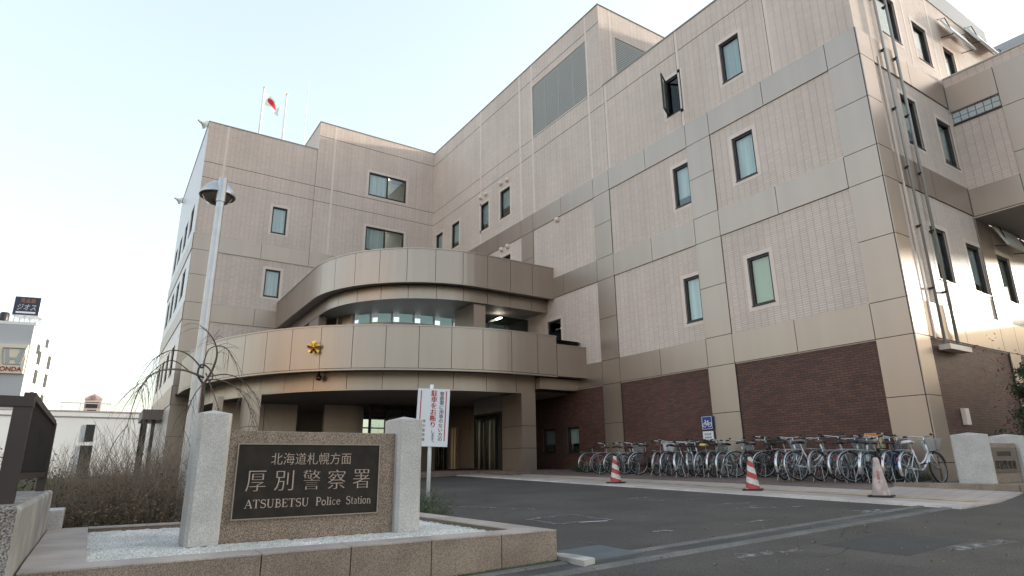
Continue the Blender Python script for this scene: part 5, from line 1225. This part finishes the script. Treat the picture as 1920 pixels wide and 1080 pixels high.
marks('painted_mark', [((5.4, 12.2), (6.85, 9.55), .09)], M_worn, 'thin worn white line running towards the entrance')
marks('painted_mark', [((9.3, 9.9), (9.95, 9.75), .1), ((9.3, 9.9), (9.5, 8.85), .1), ((9.5, 8.85), (10.2, 8.8), .09)], M_worn, 'faded white corner mark in front of the striped cones')
marks('painted_mark', [((9.6, 7.9), (10.2, 7.6), .1), ((9.2, 7.25), (10.35, 6.6), .12), ((9.5, 7.1), (9.9, 7.35), .1)], M_worn, 'faded white crossed marks near the faded cone')
marks('painted_mark', [((6.3, 6.3), (6.55, 6.15), .14)], M_worn, 'small white paint spot near the gutter')
marks('painted_mark', [((8.0, 6.05), (8.35, 5.95), .12)], M_worn, 'white paint spot halfway along the gutter')
marks('painted_mark', [((10.1, 5.6), (11.3, 4.95), .5)], M_worn, 'broad white scuff beside the pavement corner')
marks('painted_mark', [((5.6, 4.45), (6.5, 4.25), .12), ((5.75, 4.6), (6.2, 4.3), .1)], M_worn, 'scraped white marks on the street below the gutter')
marks('painted_mark', [((7.6, 3.3), (8.6, 3.15), .22)], M_worn, 'broad faint white smear on the near street')
mb = MB()
for _ in range(60):
    x, y = rnd.uniform(3.8, 11), rnd.uniform(2.8, 6.2); z = G(x, y)+.012; a = rnd.uniform(0, 6.28); s = rnd.uniform(.015, .035); c, sn = math.cos(a)*s, math.sin(a)*s
    mb.add([(x-c, y-sn, z), (x+sn*.6, y-c*.6, z+.012), (x+c, y+sn, z+.004), (x-sn*.6, y+c*.6, z+.01)], [(0, 1, 2, 3)])
o = mb.build('stray_leaves', mat('pale_dry_leaf', (.3, .19, .1), .9, var=.4, vscale=3)); o['kind'] = 'stuff'; tag(o, 'scattered dry leaves on the asphalt and street', 'leaves')
mb = MB()   # moss along the planter foot
for _ in range(1500):
    x = rnd.uniform(-.2, 4.1); y = 5.44-abs(rnd.gauss(0, .035)); z = G(x, y)+.008; s = rnd.uniform(.005, .02); mb.add([(x-s, y, z), (x+s, y-.01, z), (x, y, z+s*1.2)], [(0, 1, 2)])
o = mb.build('moss', M_leafg); o['kind'] = 'stuff'; tag(o, 'moss and grit along the foot of the granite planter', 'moss')

# ------------------------------------------------------------------ far buildings
def bblock(name, label, cat, c, ang, wx, dy, z0, z1, m, wins=(), roof=True):
    """box whose front right corner is c, front running to the left at angle ang; returns root and local matrix (x to the right, y back)"""
    t = thing(name, label, cat, (c[0], c[1], z0)); L = Matrix.Translation((c[0], c[1], 0)) @ Matrix.Rotation(ang, 4, 'Z')
    MB().box(-wx, 0, 0, dy, z0, z1).xf(L).build('wall', m, t)
    MB().box(-wx-.15, .15, -.15, dy+.15, z1, z1+.35).xf(L).build('parapet', m, t)
    for (x0, x1, a, b, face) in wins:
        q = MB(); q.box(x0, x1, -.06, .02, a, b) if face == 'F' else q.box(-.02, .06, x0, x1, a, b)
        q.xf(L).build('window', M_frame, t)
    return t, L
hw = [(2.2, 3.2, 14.2, 15.4, 'S'), (5.0, 6.0, 15.5, 16.6, 'S')]+[(a, a+1.1, z, z+1.7, 'S') for z in (7.9, 10.6, 13.0) for a in (3.0, 7.0)]
HB, HL = bblock('dealer_building', 'tall white dealer building with front greyed by painted shade and HONDA sign at the left edge', 'building', (-8.4, 94.5), R(-12), 16, 13, -1, 17.3, M_whitewall, hw)
MB().box(-16, -.02, -.12, -.01, -1, 17.3).xf(HL).build('painted_shade_front', M_greywall, HB)  # shade on the white front put into colour as a grey sheet
sg = MB().box(-4.6, -.12, -.5, -.14, 11.3, 14.8).xf(HL).build('logo_sign', mat('cream_sign', (.72, .62, .48), .5), HB)
lg = MB(); M1 = HL @ Matrix.Translation((-1.35, -.52, 13.35)) @ Matrix.Scale(.8, 4)
def poly(pts, d0=-.04, d1=0):
    Q = M1 @ Matrix.Rotation(R(90), 4, 'X'); lg.prism(pts, d0, -d0*0+.06, Q)
poly([(-1.15, 1.05), (-.72, 1.05), (-.55, .1), (-.42, -.18), (.42, -.18), (.55, .1), (.72, 1.05), (1.15, 1.05), (.82, -1.05), (.42, -1.05), (.36, -.55), (-.36, -.55), (-.42, -1.05), (-.82, -1.05)])
out = [(-1.45, 1.2), (1.45, 1.2), (1.38, .2), (1.1, -1.2), (-1.1, -1.2), (-1.38, .2)]
lg.tube([M1 @ Vector((x, -.04, z)) for x, z in out+out[:1]], .07, 5)
lg.build('logo', mat('logo_grey', (.30, .31, .33), .35, metal=.6), sg)
tx = fit(text_mb('HONDA', 1, .03, .02), 2.7, .55); tx.v = [tuple(HL @ Vector((-1.6+x, -.54+y, 11.8+z))) for x, y, z in tx.v]; tx.build('lettering', M_txtred, sg)
# rooftop sign
RS = thing('rooftop_sign', 'dark blue rooftop advertising box with orange and white Japanese letters', 'sign', (-9.6, 97.5, 17.6))
RL = HL @ Matrix.Translation((-.55, 2.2, 0))
bx = MB().box(-2.75, 0, 0, 2.3, 18.95, 21.35).xf(RL).build('sign_box', M_whitewall, RS)
fc = MB().box(-2.7, -.02, -.05, -.005, 19.0, 21.3).xf(RL).build('sign_face', mat('navy_sign', (.03, .035, .075), .5), bx)
def rtext(body, x, z, wd, ht, m, nm, **k):
    tx = fit(text_mb(body, 1, .01, **k), wd, ht); tx.v = [tuple(RL @ Vector((x+vx, -.07+vy, z+vz))) for vx, vy, vz in tx.v]; tx.build(nm, m, fc)
rtext('英会話', -1.3, 20.85, 1.6, .58, mat('orange_lettering', (.75, .35, .16), .5), 'orange_lettering', offset=.01); rtext('ジオス', -1.35, 20.0, 2.0, .8, M_white, 'white_lettering', offset=.02, italic=.15)
MB().box(-2.4, -.35, -.08, -.06, 19.2, 19.42).xf(RL).build('white_strip', M_white, fc)
lg = MB()
for x in (-2.5, -1.4, -.3):
    for y in (.2, 2.0): lg.tube([RL @ Vector((x, y, 17.3)), RL @ Vector((x, y, 18.95))], .06, 5); lg.tube([RL @ Vector((x, y, 17.4)), RL @ Vector((min(-.1, x+1), y, 18.9))], .04, 4)
lg.tube([RL @ Vector((-1.3, 1.2, 21.3)), RL @ Vector((-1.3, 1.2, 23.2))], .04, 4); lg.build('support_frame', M_louver, RS)
t = thing('water_tank', 'small dark round tank on the roof of the dealer building', 'tank', tuple(HL @ Vector((-3.6, 1.0, 17.6))))
MB().lathe([(0, 0), (.45, 0), (.5, .3), (.5, 1.1), (.4, 1.3), (0, 1.35)], 14, tuple(HL @ Vector((-3.6, 1.0, 17.6)))).build('tank', M_frame, t, smooth=True)
ww = [(a, b, z, z+1.9, 'F') for z in (10.5, 14.6) for a, b in ((-3.2, -2.6), (-1.9, -1.3))]
bblock('white_block', 'plain white block of flats behind the dealer building', 'building', (-5.4, 119.9), R(25), 13, 14, -1, 18.4, M_whitewall, ww)
LBd, LL = bblock('low_building', 'low white building with one narrow dark window beyond the shrubs', 'building', (5.5, 60), 0, 14, 9, -1, 4.1, M_whitewall, [(-6.35, -5.75, 2.2, 3.5, 'F'), (-6.5, -5.7, -.5, 1.9, 'F')])
MB().box(-14.2, .2, -.2, .15, 4.46, 4.56).xf(LL).build('roof_edge', mat('pale_pink_trim', (.5, .4, .37), .6), LBd)
rl = MB()
for x in (-8.2, -7, -5.8): rl.tube([LL @ Vector((x, .6, 4.4)), LL @ Vector((x, .6, 5.2))], .04, 4)
rl.tube([LL @ Vector((-8.4, .6, 5.2)), LL @ Vector((-4.9, .6, 5.2))], .05, 4); rl.build('roof_rail', M_louver, LBd)
HS = thing('gabled_tower', 'small pink gabled sign tower showing over the low building roof', 'building', (-.9, 80, -1))
M_pink = mat('pink_render', (.62, .46, .40), .6)
MB().box(-1.65, -.15, 80, 81.4, -1, 7.3).build('wall', M_pink, HS)
MB().prism([(-1.7, 7.3), (-.1, 7.3), (-.1, 7.42), (-.9, 7.9), (-1.7, 7.42)], -81.4, -79.95, Matrix.Rotation(R(90), 4, 'X')).build('gable', M_pink, HS)
MB().lathe([(0, .05), (.24, .04), (.26, 0)], 16, M=Matrix.Translation((-.9, 79.94, 7.45)) @ Matrix.Rotation(R(90), 4, 'X')).build('clock', mat('dull_rose', (.35, .2, .2), .6), HS)
MB().box(-1.5, -.3, 79.92, 80, 6.4, 7.0).build('sign_face', M_frame, HS); MB().box(-1.3, -.5, 79.94, 80, 5.5, 6.2).build('window', M_frame, HS)
t = thing('lattice_mast', 'thin pale lattice mast far off above the low building', 'mast', (1.05, 150, -1))
m_ = MB()
for s in (-1, 1): m_.tube([(1.05+.7*s, 150, -1), (1.05+.1*s, 150, 18.2)], .09, 4)
for i in range(8): z = 2+i*2; w_ = .7-.6*(z+1)/19; m_.tube([(1.05-w_, 150, z), (1.05+w_, 150, z+1.5)], .05, 3)
m_.build('lattice', M_white, t)

# unseen block added and sized to keep the low sun off the forecourt
SB, SL = bblock('added_sun_blocker', 'unseen cream block added beyond the right of the station to shade the forecourt', 'building', (58, 4), R(90), 52, 12, -1, 7.3, mat('cream_render', (.55, .5, .43), .8, var=.06), [(-50+i*5, -48.2+i*5, z, z+1.4, 'F') for i in range(10) for z in (.8, 4.2)])

bblock('added_tan_block', 'unseen tan block added out to the left to warm the metal panels', 'building', (-48, 40), R(90), 50, 14, -1, 19, mat('tan_render', (.66, .51, .36), .8, var=.08), [(-48+i*4, -46.2+i*4, z, z+1.5, 'F') for i in range(12) for z in (1, 4.6, 8.2, 11.8, 15.4)])  # added out of view so its tan wall warms the lower panel reflections
